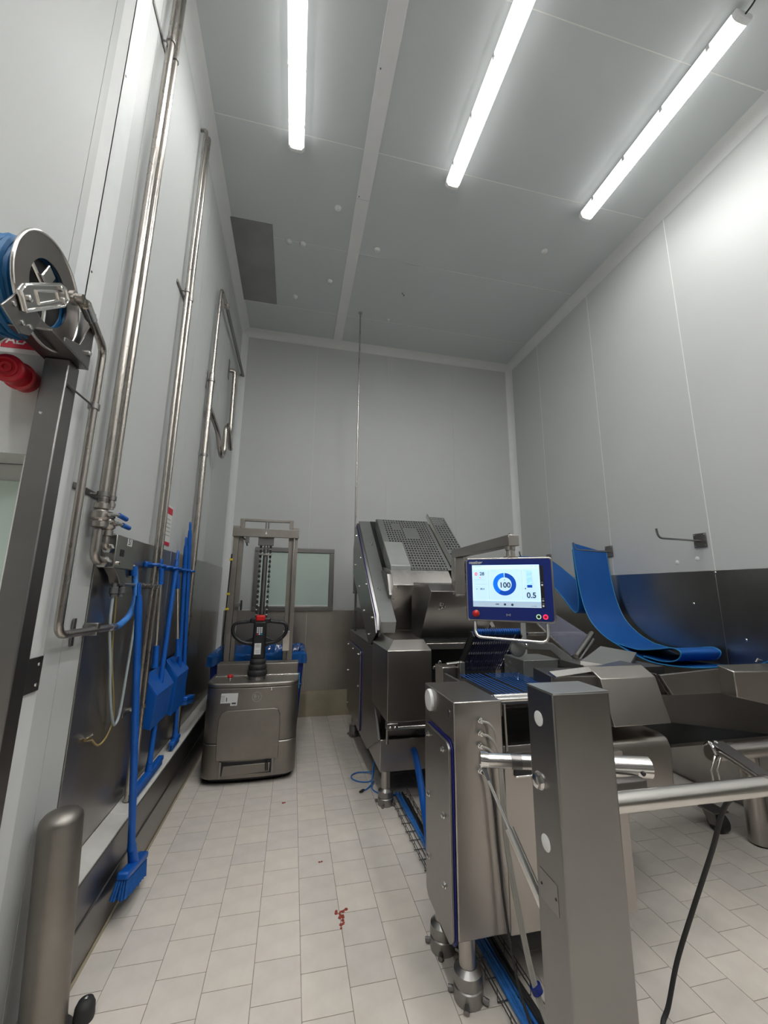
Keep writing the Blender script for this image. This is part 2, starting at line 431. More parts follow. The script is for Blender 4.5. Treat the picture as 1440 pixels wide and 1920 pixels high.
# near part: wall facing the camera, with a doorway
wf = struct(MB().box(XN - 0.12, XL - 0.006, YC + 0.006, YC + 0.16, 2.155, ZC + 0.15).box(-1.035, XL - 0.006, YC + 0.006, YC + 0.16, 0, 2.155).box(XN - 0.12, -2.05, YC + 0.006, YC + 0.16, 0, 2.155).build('wall_front', 'panel', smooth=False))
for x0, x1, z0 in ((-1.035, XL, 0.0), (-2.05, -1.035, 2.155), (XN, -2.05, 0.0)):
    MB().box(x0 + 0.001, x1 - 0.001, YC, YC + 0.006, z0, ZC).build('panel', 'panel', wf, smooth=False)
dr = struct(MB().box(-2.05, -1.035, YC + 0.165, YC + 0.215, 0.0, 2.155).build('door_1', 'panel', bev=0.004))
MB().box(-1.98, -1.06, YC + 0.155, YC + 0.166, 0.9, 2.08).build('door_window', 'glass_w', dr, bev=0.003)
ca = struct(MB().box(XL - 0.05, XL + 0.003, YC - 0.003, YC + 0.0, 0, ZC).box(XL, XL + 0.003, YC - 0.003, YC + 0.13, 0, ZC).build('trim_3', 'cove', smooth=False))
for z in (4.15, 3.02):
    MB().lathe([(0.006, 0), (0.004, 0.003)], (XL + 0.003, YC + 0.012, z), (1, 0, 0), 8).build('screw', 'steel_d', ca)
# walls behind the camera (out of view)
struct(MB().box(XN, XR, YN - 0.12, YN, 0, ZC).build('wall_rear', 'steel_d', smooth=False))
struct(MB().box(XN - 0.12, XN, YN, YC + 0.16, 0, ZC).build('wall_far_left', 'panel', smooth=False))

# ---- concave profiles along the edges of the room
def cove(name, p0, p1, a, b, r):
    p0 = Vector(p0); a = Vector(a); b = Vector(b); pts = [p0]
    for k in range(7):
        t = k/6*PI/2
        pts.append(p0 + a*r*(1-math.sin(t)*0.72) + b*r*(1-math.cos(t)*0.72) - (a+b)*0.0 if 0 < k < 6 else (p0 + a*r if k == 0 else p0 + b*r))
    pts = [p0, p0+a*r, p0+a*r*0.62+b*r*0.16, p0+a*r*0.36+b*r*0.36, p0+a*r*0.16+b*r*0.62, p0+b*r]
    return struct(MB().prism(pts, Vector(p1)-p0).build(name, 'cove', ang=60))
cove('trim_4', (XR, YN, ZC), (XR, YB, ZC), (-1,0,0), (0,0,-1), 0.10)
cove('trim_5', (XL, YB, ZC), (XR, YB, ZC), (0,-1,0), (0,0,-1), 0.10)
cove('trim_6', (XR, YB, 0), (XR, YB, ZC), (-1,0,0), (0,-1,0), 0.085)
cove('trim_7', (XL, YB, 0.3), (XL, YB, ZC), (1,0,0), (0,-1,0), 0.085)
cove('trim_8', (XL, YC, ZC), (XL, YB, ZC), (1,0,0), (0,0,-1), 0.10)

# ---- kerb along the left wall: steel cladding with a pale ledge on top
kb = struct(MB().box(XL + 0.006, -0.845, 2.2, YB - 0.12, 0, 0.365).build('baseboard_left', 'steel_d', smooth=False))
MB().box(-0.846, -0.832, 2.2, YB - 0.12, 0.185, 0.372).build('upper_sheet', 'steel_d', kb, bev=0.002)
MB().box(-0.846, -0.824, 2.2, YB - 0.12, 0.0, 0.20).build('lower_sheet', 'steel_p', kb, bev=0.004)
for a, b in ((2.2, 2.8), (2.803, 3.9), (3.903, YB - 0.12)):
    MB().hexa([(XL+0.007,a,0.36),(-0.838,a,0.36),(-0.838,b,0.36),(XL+0.007,b,0.36)], [(XL+0.007,a,0.398),(-0.838,a,0.38),(-0.838,b,0.38),(XL+0.007,b,0.398)]).build('ledge', 'ledge', kb, bev=0.003)
MB().box(-0.824, -0.812, 2.2, YB - 0.12, 0.0, 0.008).build('sealant_line', 'beige', kb, bev=0.002)

# ---- things on the ceiling
def lamp(xc, y0, y1, label, group):
    t = thing('ceiling_light', label, 'lamp', (xc, (y0+y1)/2, ZC - 0.13), group=group)
    w = 0.066
    MB().box(xc-0.045, xc+0.045, y0+0.03, y1-0.03, ZC-0.062, ZC-0.03).build('housing', 'lampbody', t, bev=0.006)
    for y in (y0+0.35, y1-0.35): MB().box(xc-0.03, xc+0.03, y-0.02, y+0.02, ZC-0.032, ZC).build('mounting_bracket', 'steel', t)
    sec = [(-w, -0.058), (-w, -0.090), (-w*0.72, -0.118), (-0.012, -0.124), (0.012, -0.124), (w*0.72, -0.118), (w, -0.090), (w, -0.058)]
    MB().prism([(xc+a, y0+0.035, ZC+b) for a, b in [(-0.0475,-0.1165)] + sec[2:6] + [(0.0475,-0.1165)]], (0, y1-y0-0.07, 0)).build('diffuser', 'lamp', t, ang=60)
    MB().prism([(xc+a, y0+0.036, ZC+b) for a, b in [sec[0], sec[1], (-0.0475,-0.1165), (0.0475,-0.1165), sec[6], sec[7]]], (0, y1-y0-0.072, 0)).build('diffuser_side', 'lampside', t, ang=60)
    MB().box(xc-0.006, xc+0.006, y0+0.05, y1-0.05, ZC-0.1275, ZC-0.1235).build('led_row', 'lampled', t, smooth=False)
    for a, b in ((y0, y0+0.035), (y1-0.035, y1)):
        MB().prism([(xc+u*1.03, a, ZC+v*1.01) for u, v in sec], (0, b-a, 0)).build('end_cap', 'white', t, bev=0.004)
    for sx in (-1, 1):
        for k in range(4):
            y = y0 + 0.2 + k*(y1-y0-0.4)/3
            MB().box(xc+sx*w-0.004, xc+sx*w+0.004, y-0.012, y+0.012, ZC-0.095, ZC-0.055).build('clip', 'lampbody', t)
    return t
g_ = 'LED batten lamps on the ceiling'
lamp(-0.170, 1.42, 2.972, 'white LED batten lamp on ceiling left of the grey cover strip', g_)
lamp(1.300, 1.42, 2.972, 'middle of three white LED batten lamps, right of the cover strip', g_)
l3 = lamp(2.778, 1.42, 2.972, 'white LED batten lamp nearest the right wall, cable at its end', g_)
MB().tube(spline([(2.778, 1.42, ZC-0.09), (2.775, 1.36, ZC-0.085), (2.775, 1.28, ZC-0.02), (2.775, 1.2, ZC-0.004)]), 0.006, 8).build('supply_cable', 'rubber', l3)
for i, xx in enumerate((-1.64, -0.17, 1.30, 2.778)):  # unseen lamps; rear row and left column added to brighten wall and floor
    lamp(xx, -2.55, -1.0, 'unseen white LED batten lamp added behind the viewer for more light', g_)
    lamp(xx, -0.75, 0.80, 'unseen white LED batten lamp added behind the viewer for more light', g_)
tag(MB().box(-0.905, -0.424, 3.875, 5.155, ZC-0.006, ZC-0.0).build('ceiling_hatch', 'hatch', bev=0.002), 'dark grey steel sheet closing a hatch in the ceiling by the left wall', 'hatch')
doms = [((0.257,3.52), 'white round ceiling cap just left of strip, nearest the left lamp'), ((-0.249,4.055), 'white round ceiling cap, the one of a close pair nearer the dark hatch'),
        ((-0.092,4.055), 'white round ceiling cap, right one of the close pair beside the hatch'), ((0.76,3.936), 'white round ceiling cap close to the right edge of the cover strip'),
        ((0.259,4.553), 'white round ceiling cap left of the strip, between pair and far joint'), ((-0.178,4.942), 'white round ceiling cap beside the far corner of the dark hatch'),
        ((2.68,3.51), 'white round ceiling cap nearest the right wall, beyond the right lamp'), ((1.17,5.105), 'small white ceiling cap above the thin rod near back wall')]
for (x, y), lb in doms:
    r = 0.036 if y < 5.0 else 0.022
    t = thing('ceiling_dome', lb, 'ceiling cap', (x, y, ZC - 0.02), group='white caps on the ceiling')
    MB().lathe([(r, 0), (r*0.98, 0.006), (r*0.8, 0.018), (r*0.4, 0.024), (0, 0.025)], (x, y, ZC), (0,0,-1), 20).build('dome_shell', 'white', t, ang=60)
    MB().lathe([(r*0.28, 0), (r*0.25, 0.004), (0, 0.005)], (x, y, ZC-0.024), (0,0,-1), 10).build('dome_plug', 'cove', t)
t = thing('ceiling_screw', 'two dark screw stubs sticking out of ceiling right of strip', 'screw', (1.247, 4.554, ZC-0.02))
for dx in (-0.014, 0.014): MB().cyl((1.247+dx, 4.554+dx, ZC), (1.247+dx, 4.554+dx, ZC-0.02), 0.007, 8).build('screw', 'steel_d', t)
t = thing('ceiling_rod', 'thin steel rod hanging from ceiling down behind the slicing machine', 'rod', (0.747, 5.06, 1.62))
MB().cyl((0.747, 5.06, 1.62), (0.747, 5.06, ZC-0.01), 0.011, 12).build('rod', 'pipe', t)
MB().lathe([(0.03, 0), (0.03, 0.008), (0.014, 0.014)], (0.747, 5.06, ZC), (0,0,-1), 14).build('ceiling_flange', 'steel', t)
MB().box(0.735, 0.80, 5.0, 5.075, 1.60, 1.63).build('foot_bracket', 'steel_m', t, bev=0.002)

# ---- hooks on the right wall
def hook(y, label):
    t = thing('wall_hook', label, 'hook', (XR, y, 2.05), group='steel rod hooks on the right wall')
    MB().box(XR-0.014, XR-0.006, y-0.058, y+0.058, 2.05, 2.175).build('hook_plate', 'steel_d', t, bev=0.002)
    MB().tube(fillet([(XR-0.01, y, 2.105), (XR-0.46, y, 2.118), (XR-0.475, y, 2.20)], 0.04), 0.009, 10).build('hook_rod', 'steel_m', t)
    for dy in (-0.045, 0.045):
        for z in (2.063, 2.162): MB().lathe([(0.006,0),(0.004,0.004)], (XR-0.014, y+dy, z), (-1,0,0), 8).build('screw', 'steel_l', t)
hook(2.872, 'bare steel rod hook on the right wall, bent up at its tip')
hook(3.955, 'steel hook whose plate shows behind the upright blue belt')
hook(5.09, 'steel hook near the back corner carrying the rear blue belt')

# ================================================================== LEFT WALL: post, hose reel, sign, beacon, bollard
t = thing('corner_post', 'dark steel box post at wall corner carrying the hose reel', 'post', (-0.963, 1.73, 0))
MB().box(-1.007, -0.919, 1.692, 1.772, 0, 2.535).build('post_body', 'steel_d', t, bev=0.005)
MB().lathe([(0.006,0),(0.004,0.003)], (-0.985, 1.692, 2.30), (0,-1,0), 10).build('rivet', 'steel_l', t)
MB().box(-0.944, -0.938, 1.80, 1.895, 1.25, 1.378).build('joining_plate', 'steel_d', t, bev=0.002)
for z in (1.275, 1.35): MB().lathe([(0.007,0),(0.005,0.004)], (-0.938, 1.87, z), (1,0,0), 8).build('screw', 'steel_l', t)

RX, RY, RZ, RR = -0.94, 1.545, 2.71, 0.20
t = thing('hose_reel', 'stainless wall hose reel wound with blue hose above the door', 'hose reel', (-1.04, 1.6, 2.54))
for xx in (RX, -1.165):
    f = MB().ring((xx-0.004, RY, RZ), (1,0,0), 0.116, RR, 0.004, 56).build('flange', 'steel', t)
    MB().tube([(xx, RY+RR*math.cos(a), RZ+RR*math.sin(a)) for a in [2*PI*k/56 for k in range(56)]], 0.006, 8, closed=True).build('rim', 'steel_l', f)
MB().lathe([(0.114, 0), (0.114, 0.195)], (-1.16, RY, RZ), (1,0,0), 32).build('drum', 'dark', t)
for k in range(3):
    a = 0.6 + k*2*PI/3
    MB().tube([(RX-0.012, RY, RZ), (RX-0.012, RY+0.117*math.cos(a), RZ+0.117*math.sin(a))], 0.008, 8).build('spoke', 'steel_l', t)
MB().obox((RX+0.002, RY-0.03, RZ+0.05), (0.01, 0.05, 0.075), Matrix.Rotation(-0.4, 3, 'X')).build('inner_lug', 'steel_l', t, bev=0.004)
for lay, (r, n) in enumerate(((0.128, 7), (0.146, 7), (0.160, 6))):
    for k in range(n):
        x = -1.148 + (k + (0.5 if lay % 2 else 0)) * 0.0285
        wob = [random.uniform(-0.004, 0.004) for _ in range(40)]
        MB().tube([(x + wob[j]*0.6, RY+(r+wob[j])*math.cos(2*PI*j/40), RZ+(r+wob[j])*math.sin(2*PI*j/40)) for j in range(40)], 0.0150, 8, closed=True).build('hose_winding', 'hose_b', t)
# arm in front of the flange that carries the axle
ra = Matrix.Rotation(math.atan2(0.177, 0.202), 3, 'X')
arm = MB()
sec = [(-0.150,-0.036),(0.090,-0.036),(0.128,-0.016),(0.128,0.020),(0.098,0.038),(-0.118,0.042),(-0.150,0.026)]
arm.prism([Vector((-0.872, 1.412, 2.608)) + ra @ Vector((0, a, b)) for a, b in sec], (0.010, 0, 0))
ao = arm.build('axle_arm', 'steel_l', t, bev=0.004)
MB().tube([Vector((-0.861, 1.412, 2.608)) + ra @ Vector((0, a*0.95, b*0.93)) for a, b in sec], 0.0055, 8, closed=True).build('arm_lip', 'chrome', ao)
MB().tube([Vector((-0.861, 1.412, 2.608)) + ra @ Vector((0, a, b)) for a, b in ((-0.065,-0.018),(0.055,-0.014),(0.055,0.014),(-0.065,0.020))], 0.004, 8, closed=True).build('arm_rib', 'chrome', ao)
for a, b in ((-0.110,0.0),(0.09,0.022),(0.09,-0.016)):
    p = Vector((-0.862, 1.412, 2.608)) + ra @ Vector((0, a, b))
    MB().lathe([(0.011,0),(0.011,0.006),(0.005,0.009)], p, (1,0,0), 6).build('bolt', 'chrome', ao)
lp = MB().prism([(-0.88, 1.25, 2.45), (-0.88, 1.30, 2.535), (-0.88, 1.36, 2.56), (-0.88, 1.42, 2.52), (-0.88, 1.385, 2.44), (-0.88, 1.345, 2.42)], (0.006, 0, 0)).build('arm_plate', 'steel_m', t, bev=0.002)
for y, z in ((1.29, 2.485), (1.375, 2.465), (1.34, 2.455)):
    MB().lathe([(0.008,0),(0.008,0.005),(0.003,0.007)], (-0.874, y, z), (1,0,0), 6).build('bolt', 'chrome', lp)
MB().cyl((-1.19, RY, RZ), (-0.845, RY, RZ), 0.018, 16).build('axle', 'steel_m', t)
MB().lathe([(0.026,0),(0.026,0.016),(0.018,0.018),(0.018,0.04)], (-0.868, RY, RZ), (1,0,0), 12).build('swivel', 'pipe', t)
# base bracket on the post and wall
MB().box(-1.02, -0.885, 1.50, 1.768, 2.536, 2.544).build('base_plate', 'steel_d', t, bev=0.002)
MB().prism([(-0.892, 1.58, 2.544), (-0.892, 1.768, 2.544), (-0.892, 1.768, 2.76), (-0.892, 1.748, 2.76), (-0.892, 1.68, 2.60), (-0.892, 1.58, 2.565)], (0.006,0,0)).build('base_cheek', 'steel_m', t, bev=0.002)
MB().box(-1.02, -0.89, 1.762, 1.769, 2.544, 2.80).build('back_plate', 'steel_d', t, bev=0.002)
for z in (2.60, 2.76): MB().lathe([(0.012,0),(0.012,0.008),(0.006,0.012)], (-0.886, 1.745, z), (1,0,0), 6).build('bolt', 'steel_l', t)

t = thing('supply_pipe', 'bent steel pipe running from the hose reel down the white wall', 'pipe', (-0.9, 1.885, 1.44))
MB().tube(fillet([(-0.836, 1.56, 2.708), (-0.845, 1.60, 2.72), (-0.90, 1.885, 2.71), (-0.90, 1.885, 1.452), (-0.90, 2.39, 1.442)], 0.055, 7), 0.0165, 12).build('pipe_run', 'pipe', t)
MB().cyl((-0.838, 1.575, 2.712), (-0.86, 1.67, 2.717), 0.022, 12).build('coupling', 'chrome', t)
MB().tube([(-0.915, 1.70, 2.43), (-0.90, 1.885, 2.425)], 0.0045, 8).build('stay_rod', 'steel_d', t)
for z in (2.425,): MB().ring((-0.90, 1.885, z-0.012), (0,0,1), 0.016, 0.023, 0.024, 16).build('pipe_clamp', 'steel_m', t)
MB().box(-0.946, -0.938, 2.085, 2.11, 1.385, 1.505).build('clamp_strap', 'steel_d', t, bev=0.002)
MB().box(-0.945, -0.885, 2.19, 2.22, 1.42, 1.478).build('pipe_clamp', 'steel_m', t, bev=0.004)
MB().cyl((-0.90, 2.36, 1.4425), (-0.90, 2.415, 1.4415), 0.021, 12).build('coupling', 'steel_l', t)

t = thing('warning_sign', 'white sign with red lettered band half hidden behind hose reel', 'sign', (-1.16, YC, 2.575))
MB().box(-1.30, -1.045, YC-0.006, YC-0.0015, 2.578, 2.79).build('sign_plate', 'white', t, bev=0.002)
MB().box(-1.21, -1.09, YC-0.008, YC-0.005, 2.598, 2.665).build('red_band', 'red_s', t, smooth=False)
lettering('ALA', 0.050, (-1.103, YC-0.0085, 2.632), (1,0,0), (0,0,1), 'lettering', 'white', t, 'RIGHT')

t = thing('alarm_beacon', 'round red alarm beacon sticking out of the wall above the door', 'beacon', (-1.10, YC, 2.455))
ax = Vector((0.022, -0.155, -0.024)).normalized()
MB().lathe([(0.046,0),(0.050,0.004),(0.046,0.03),(0.043,0.055)], (-1.10, YC, 2.462), ax, 28).build('base', 'redb', t, ang=60)
MB().lathe([(0.052,0.05),(0.055,0.056),(0.055,0.066),(0.047,0.072),(0.046,0.125),(0.052,0.132),(0.053,0.150),(0.046,0.158)], (-1.10, YC, 2.462), ax, 28).build('lens', 'redb', t, ang=50)
for r0, r1, h in ((0.030, 0.037, 0.158), (0.010, 0.019, 0.158)):
    MB().ring(Vector((-1.10, YC, 2.462)) + ax*h, ax, r0, r1, 0.006, 24).build('front_ring', 'redb', t)

t = thing('bollard', 'brushed steel bollard with domed top at lower left, slightly leaning', 'bollard', (-0.815, 2.04, 0))
lean = Vector((-0.055, 0.0, 1.0)).normalized()
MB().lathe([(0.074, 0.0), (0.074, 0.725), (0.070, 0.742), (0.055, 0.758), (0.03, 0.768), (0, 0.771)], (-0.815, 2.04, 0.0), lean, 40).build('tube', 'blast', t, ang=50)
MB().lathe([(0.10, 0), (0.10, 0.006)], (-0.815, 2.04, 0), (0,0,1), 32).build('base_flange', 'steel_m', t, bev=0.001)
for a in (0.3, 1.9, 3.4, 5.0): MB().lathe([(0.012,0.006),(0.012,0.014),(0.005,0.018)], (-0.815+0.088*math.cos(a), 2.04+0.088*math.sin(a), 0), (0,0,1), 6).build('bolt', 'steel_l', t)
t = thing('rubber_stop', 'small dark rubber door stop on the floor beside bollard', 'door stop', (-0.735, 2.115, 0))
MB().lathe([(0.034,0),(0.036,0.01),(0.034,0.045),(0.026,0.062),(0.012,0.068)], (-0.705, 2.10, 0), (0,0,1), 24).build('buffer', 'rubber', t, ang=60)
MB().lathe([(0.008,0),(0.008,0.006),(0.003,0.009)], (-0.705, 2.10, 0.066), (0,0,1), 8).build('screw', 'chrome', t)

# ================================================================== LEFT WALL: pipes
def clamp(parent, p, r, wall=XL):
    MB().ring((p[0], p[1], p[2]-0.011), (0,0,1), r, r+0.006, 0.022, 16).build('pipe_clamp', 'steel_m', parent)
    MB().cyl((p[0]-r, p[1], p[2]), (wall+0.004, p[1], p[2]), 0.0055, 8).build('clamp_stud', 'steel_m', parent)
def valve(t, y, z, r, hy, hz):
    x = -0.90
    vb = MB().lathe([(r+0.004,-0.06),(r+0.012,-0.055),(r+0.012,-0.03),(r+0.006,-0.028),(r+0.018,-0.016),(r+0.018,0.016),(r+0.006,0.028),(r+0.012,0.03),(r+0.012,0.055),(r+0.004,0.06)], (x, y, z), (0,0,1), 12).build('valve_body', 'pipe', t)
    MB().cyl((x, y, z), (x+r+0.030, y, z+0.004), 0.011, 10).build('stem', 'steel_m', vb)
    a, b, c = hy
    a = Vector(a); b = Vector(b); c = Vector(c)
    MB().tube([a, b], 0.008, 8).build('lever', 'steel_l', vb)
    MB().tube([b-(c-b)*0.05, b, c], [0.009, 0.0125, 0.0125], 10).build('lever_grip', 'blue', vb)
t = thing('pipe_pair', 'pair of tall steel pipes with blue-handled valves near the hose reel', 'pipes', (-0.9, 2.13, 1.75))
MB().cyl((-0.90, 2.09, 2.03), (-0.90, 2.09, ZC-0.0), 0.0205, 16).build('pipe', 'pipe', t)
MB().cyl((-0.90, 2.177, 2.02), (-0.90, 2.177, ZC-0.0), 0.0165, 16).build('pipe', 'pipe', t)
for z in (4.92, 2.075):
    clamp(t, (-0.90, 2.09, z), 0.0205); clamp(t, (-0.90, 2.177, z), 0.0165)
    MB().obox((XL+0.004, 2.07, z), (0.006, 0.30, 0.028), Matrix.Identity(3)).build('bracket_rail', 'steel_d', t, bev=0.002)
valve(t, 2.09, 1.975, 0.0205, ((-0.85,2.06,1.975),(-0.85,2.165,1.99),(-0.85,2.25,1.985)), 0); valve(t, 2.177, 1.945, 0.0165, ((-0.86,2.14,1.948),(-0.86,2.245,1.953),(-0.86,2.325,1.95)), 0)
MB().tube(fillet([(-0.90, 2.09, 1.905), (-0.90, 2.09, 1.765), (-0.895, 2.225, 1.762)], 0.05), 0.0205, 14).build('elbow', 'pipe', t)
MB().tube(fillet([(-0.90, 2.177, 1.885), (-0.90, 2.177, 1.835), (-0.895, 2.235, 1.83)], 0.03), 0.0165, 14).build('elbow', 'pipe', t)
for y, z, r in ((2.17, 1.762, 0.028), (2.205, 1.83, 0.024)):
    MB().cyl((-0.895, y-0.014, z), (-0.895, y+0.018, z), r, 6).build('union_nut', 'chrome', t)
MB().ring((-0.90, 2.177, 2.03), (0,0,1), 0.016, 0.022, 0.02, 14).build('collar', 'pipe', t)
MB().ring((-0.90, 2.09, 2.025), (0,0,1), 0.02, 0.0225, 0.03, 14).build('collar', 'steel_d', t)

t = thing('mixing_station', 'steel wash station box numbered 51 with hoses on the left wall', 'wash station', (-0.93, 2.38, 1.60))
bo = MB().box(XL+0.006, -0.875, 2.245, 2.50, 1.738, 1.905).build('cover_box', 'wains', t, bev=0.004)
MB().box(XL+0.006, -0.925, 2.50, 2.62, 1.70, 1.915).build('back_plate', 'wains', t, bev=0.003)
MB().box(-0.8752, -0.8742, 2.375, 2.435, 1.862, 1.90).build('number_tag', 'paper', bo, smooth=False)
lettering('51', 0.043, (-0.874, 2.405, 1.881), (0,1,0), (0,0,1), 'lettering', 'ink', bo)
MB().box(-0.876, -0.873, 2.30, 2.345, 1.80, 1.835).build('cut_out', 'dark', bo, smooth=False)  # flat dark patch, the opening's shade put into the colour
MB().lathe([(0.009,0),(0.009,0.008),(0.004,0.011)], (-0.875, 2.285, 1.765), (1,0,0), 6).build('screw', 'steel_l', bo)
MB().box(-0.9255, -0.9245, 2.55, 2.585, 1.83, 1.87).build('small_label', 'paper', t, smooth=False)
for z in (1.842, 1.852): MB().box(-0.9246, -0.9240, 2.555, 2.58, z, z+0.005).build('text_line', 'ink', t, smooth=False)
MB().prism([(-0.88, 2.27, 1.738), (-0.88, 2.40, 1.738), (-0.88, 2.45, 1.67), (-0.88, 2.36, 1.66), (-0.88, 2.33, 1.70)], (-0.05,0,0)).build('bracket', 'steel_m', t, bev=0.003)
for y in (2.335, 2.43):
    nz = MB().lathe([(0.012,0),(0.012,0.02),(0.020,0.024),(0.020,0.052),(0.014,0.056),(0.014,0.07)], (-0.895, y, 1.665), (0,0,-1), 12).build('hose_connector', 'grey_r', t)
MB().tube([(-0.895, 2.38, 1.66), (-0.895, 3.02, 1.655)], 0.010, 10).build('manifold_bar', 'pipe', t)
for y in (2.72, 2.80, 2.88): MB().cyl((-0.895, y-0.012, 1.657), (-0.895, y+0.012, 1.657), 0.017, 6).build('union_nut', 'pipe', t)
MB().lathe([(0.014,0),(0.014,0.02),(0.006,0.024)], (-0.925, 2.60, 1.76), (1,0,0), 6).build('outlet', 'chrome', t)
t = thing('feed_hose', 'short light blue braided hose linking the bare pipe end to wash station', 'hose', (-0.9, 2.5, 1.44))
MB().tube(spline([(-0.90, 2.405, 1.4415), (-0.895, 2.47, 1.447), (-0.88, 2.555, 1.50), (-0.88, 2.60, 1.585), (-0.895, 2.612, 1.67), (-0.905, 2.605, 1.745)]), 0.0165, 12).build('hose_body', 'hose_l', t)
MB().cyl((-0.905, 2.604, 1.71), (-0.908, 2.602, 1.765), 0.019, 10).build('crimp', 'blue', t)
tag(MB().tube(spline([(-0.895, 2.335, 1.60), (-0.90, 2.36, 1.45), (-0.905, 2.44, 1.26), (-0.91, 2.51, 1.08), (-0.915, 2.60, 0.935), (-0.915, 2.645, 0.905), (-0.915, 2.69, 0.965), (-0.92, 2.735, 1.20), (-0.92, 2.76, 1.45), (-0.915, 2.75, 1.62)]), 0.0072, 8).build('clear_tube', 'clearhose'), 'thin clear tube hanging in a loop on the steel cladding', 'tube')
t = thing('amber_tube', 'thin amber tube ending in brass valve on the steel cladding', 'tube', (-0.92, 2.5, 0.85))
MB().tube(spline([(-0.915, 2.43, 1.60), (-0.925, 2.50, 1.30), (-0.925, 2.60, 1.05), (-0.925, 2.63, 0.93), (-0.925, 2.57, 0.865), (-0.925, 2.48, 0.855), (-0.93, 2.395, 0.915)]), 0.0048, 8).build('tube_body', 'yellowhose', t)
MB().tube([(-0.93, 2.40, 0.91), (-0.93, 2.34, 0.925)], 0.008, 8).build('valve_body', 'brass', t)
MB().tube([(-0.94, 2.36, 0.925), (-0.91, 2.365, 0.945)], 0.006, 8).build('valve_knob', 'chrome', t)
for i, (y, z) in enumerate(((2.89, 0.918), (2.965, 0.45))):
    t = thing('wall_clip', ('steel pipe clip beside the leaning broom handle', 'steel pipe clip just above the pale kerb ledge')[i], 'clip', (-0.94, y, z), group='pipe clips on cladding')
    MB().tube([(XL+0.006, y, z), (-0.91, y, z)], 0.006, 8).build('stud', 'chrome', t)
    MB().tube([(-0.915, y-0.03, z), (-0.915, y+0.03, z+0.004)], 0.007, 8).build('bar', 'chrome', t)

t = thing('pipe_pair', 'pair of slim steel pipes from ceiling to kerb, before the broom rack', 'pipes', (-0.9, 2.98, 0.40))
for y, top in ((2.925, 5.40), (3.02, 5.45)):
    MB().tube(fillet([(-0.90, y, 0.398), (-0.90, y, top), (XL-0.0, y+0.03, top+0.02)], 0.05), 0.0145, 14).build('pipe', 'pipe', t)
for z in (3.86, 1.65, 0.9):
    clamp(t, (-0.90, 2.925, z), 0.0145); clamp(t, (-0.90, 3.02, z), 0.0145)
    MB().box(XL+0.001, XL+0.009, 2.82, 3.07, z-0.014, z+0.014).build('bracket_rail', 'steel_d', t, bev=0.002)
t = thing('riser_pipe', 'thicker steel riser behind brooms, elbowed towards the back wall', 'pipe', (-0.9, 3.955, 0.40))
MB().tube([(-0.90, 3.955, 0.395), (-0.90, 3.955, 3.70), (-0.90, 3.958, 3.84)], [0.027, 0.027, 0.018], 16).build('lower_pipe', 'pipe', t)
MB().tube(fillet([(-0.90, 3.958, 3.84), (-0.90, 3.98, 4.765), (-0.90, 4.30, 4.79)], 0.08), 0.018, 14).build('upper_pipe', 'pipe', t)
MB().tube(fillet([(-0.90, 4.28, 4.79), (-0.90, YB-0.04, 4.80), (-0.90, YB, 4.80)], 0.02), 0.020, 14).build('cross_pipe', 'steel_m', t)
MB().cyl((-0.90, 4.27, 4.789), (-0.90, 4.31, 4.79), 0.032, 14).build('union', 'pipe', t)
for z in (3.68, 2.9, 1.4): clamp(t, (-0.90, 3.955, z), 0.027)
MB().box(XL+0.0, XL+0.006, 3.93, 3.98, 3.60, 3.78).build('bracket_rail', 'steel_d', t, bev=0.002)
t = thing('drain_trap', 'coiled steel drain trap pipe high on wall near the back corner', 'pipe', (-0.9, 4.6, 3.05))
MB().tube(fillet([(-0.90, 3.985, 3.40), (-0.88, 4.10, 3.345), (-0.86, 4.30, 3.27), (-0.84, 4.36, 3.10), (-0.84, 4.50, 3.06), (-0.84, 4.60, 3.16), (-0.84, 4.58, 3.44), (-0.84, 4.68, 3.53), (-0.84, 4.78, 3.48), (-0.84, 4.98, 3.33)], 0.09), 0.026, 14).build('trap_tube', 'pipe', t)
MB().ring((-0.84, 4.975, 3.334), (0,0.8,-0.6), 0.018, 0.027, 0.012, 16).build('outlet_ring', 'chrome', t)
MB().tube(fillet([(XL, 5.02, 4.40), (-0.88, 5.06, 4.42), (-0.88, 5.10, 3.55), (-0.87, 4.95, 3.45)], 0.09), 0.026, 14).build('vent_tube', 'pipe', t)
MB().box(XL+0.0, XL+0.006, 4.98, 5.04, 4.28, 4.54).build('wall_plate', 'steel_d', t, bev=0.002)

# poster
t = thing('wall_notice', 'narrow white notice with red head, on wall behind the slim pipes', 'notice', (XL, 3.24, 1.955))
MB().box(XL, XL+0.003, 3.13, 3.35, 1.958, 2.262).build('sheet', 'paper', t, smooth=False)
MB().box(XL+0.003, XL+0.0036, 3.13, 3.35, 2.195, 2.245).build('red_band', 'red_s', t, smooth=False)
MB().box(XL+0.003, XL+0.0036, 3.13, 3.35, 1.958, 1.985).build('foot_band', 'red_s', t, smooth=False)
for z in (2.15, 2.12, 2.09, 2.06, 2.03): MB().box(XL+0.003, XL+0.0036, 3.15, 3.33, z, z+0.008).build('text_line', 'lgrey', t, smooth=False)

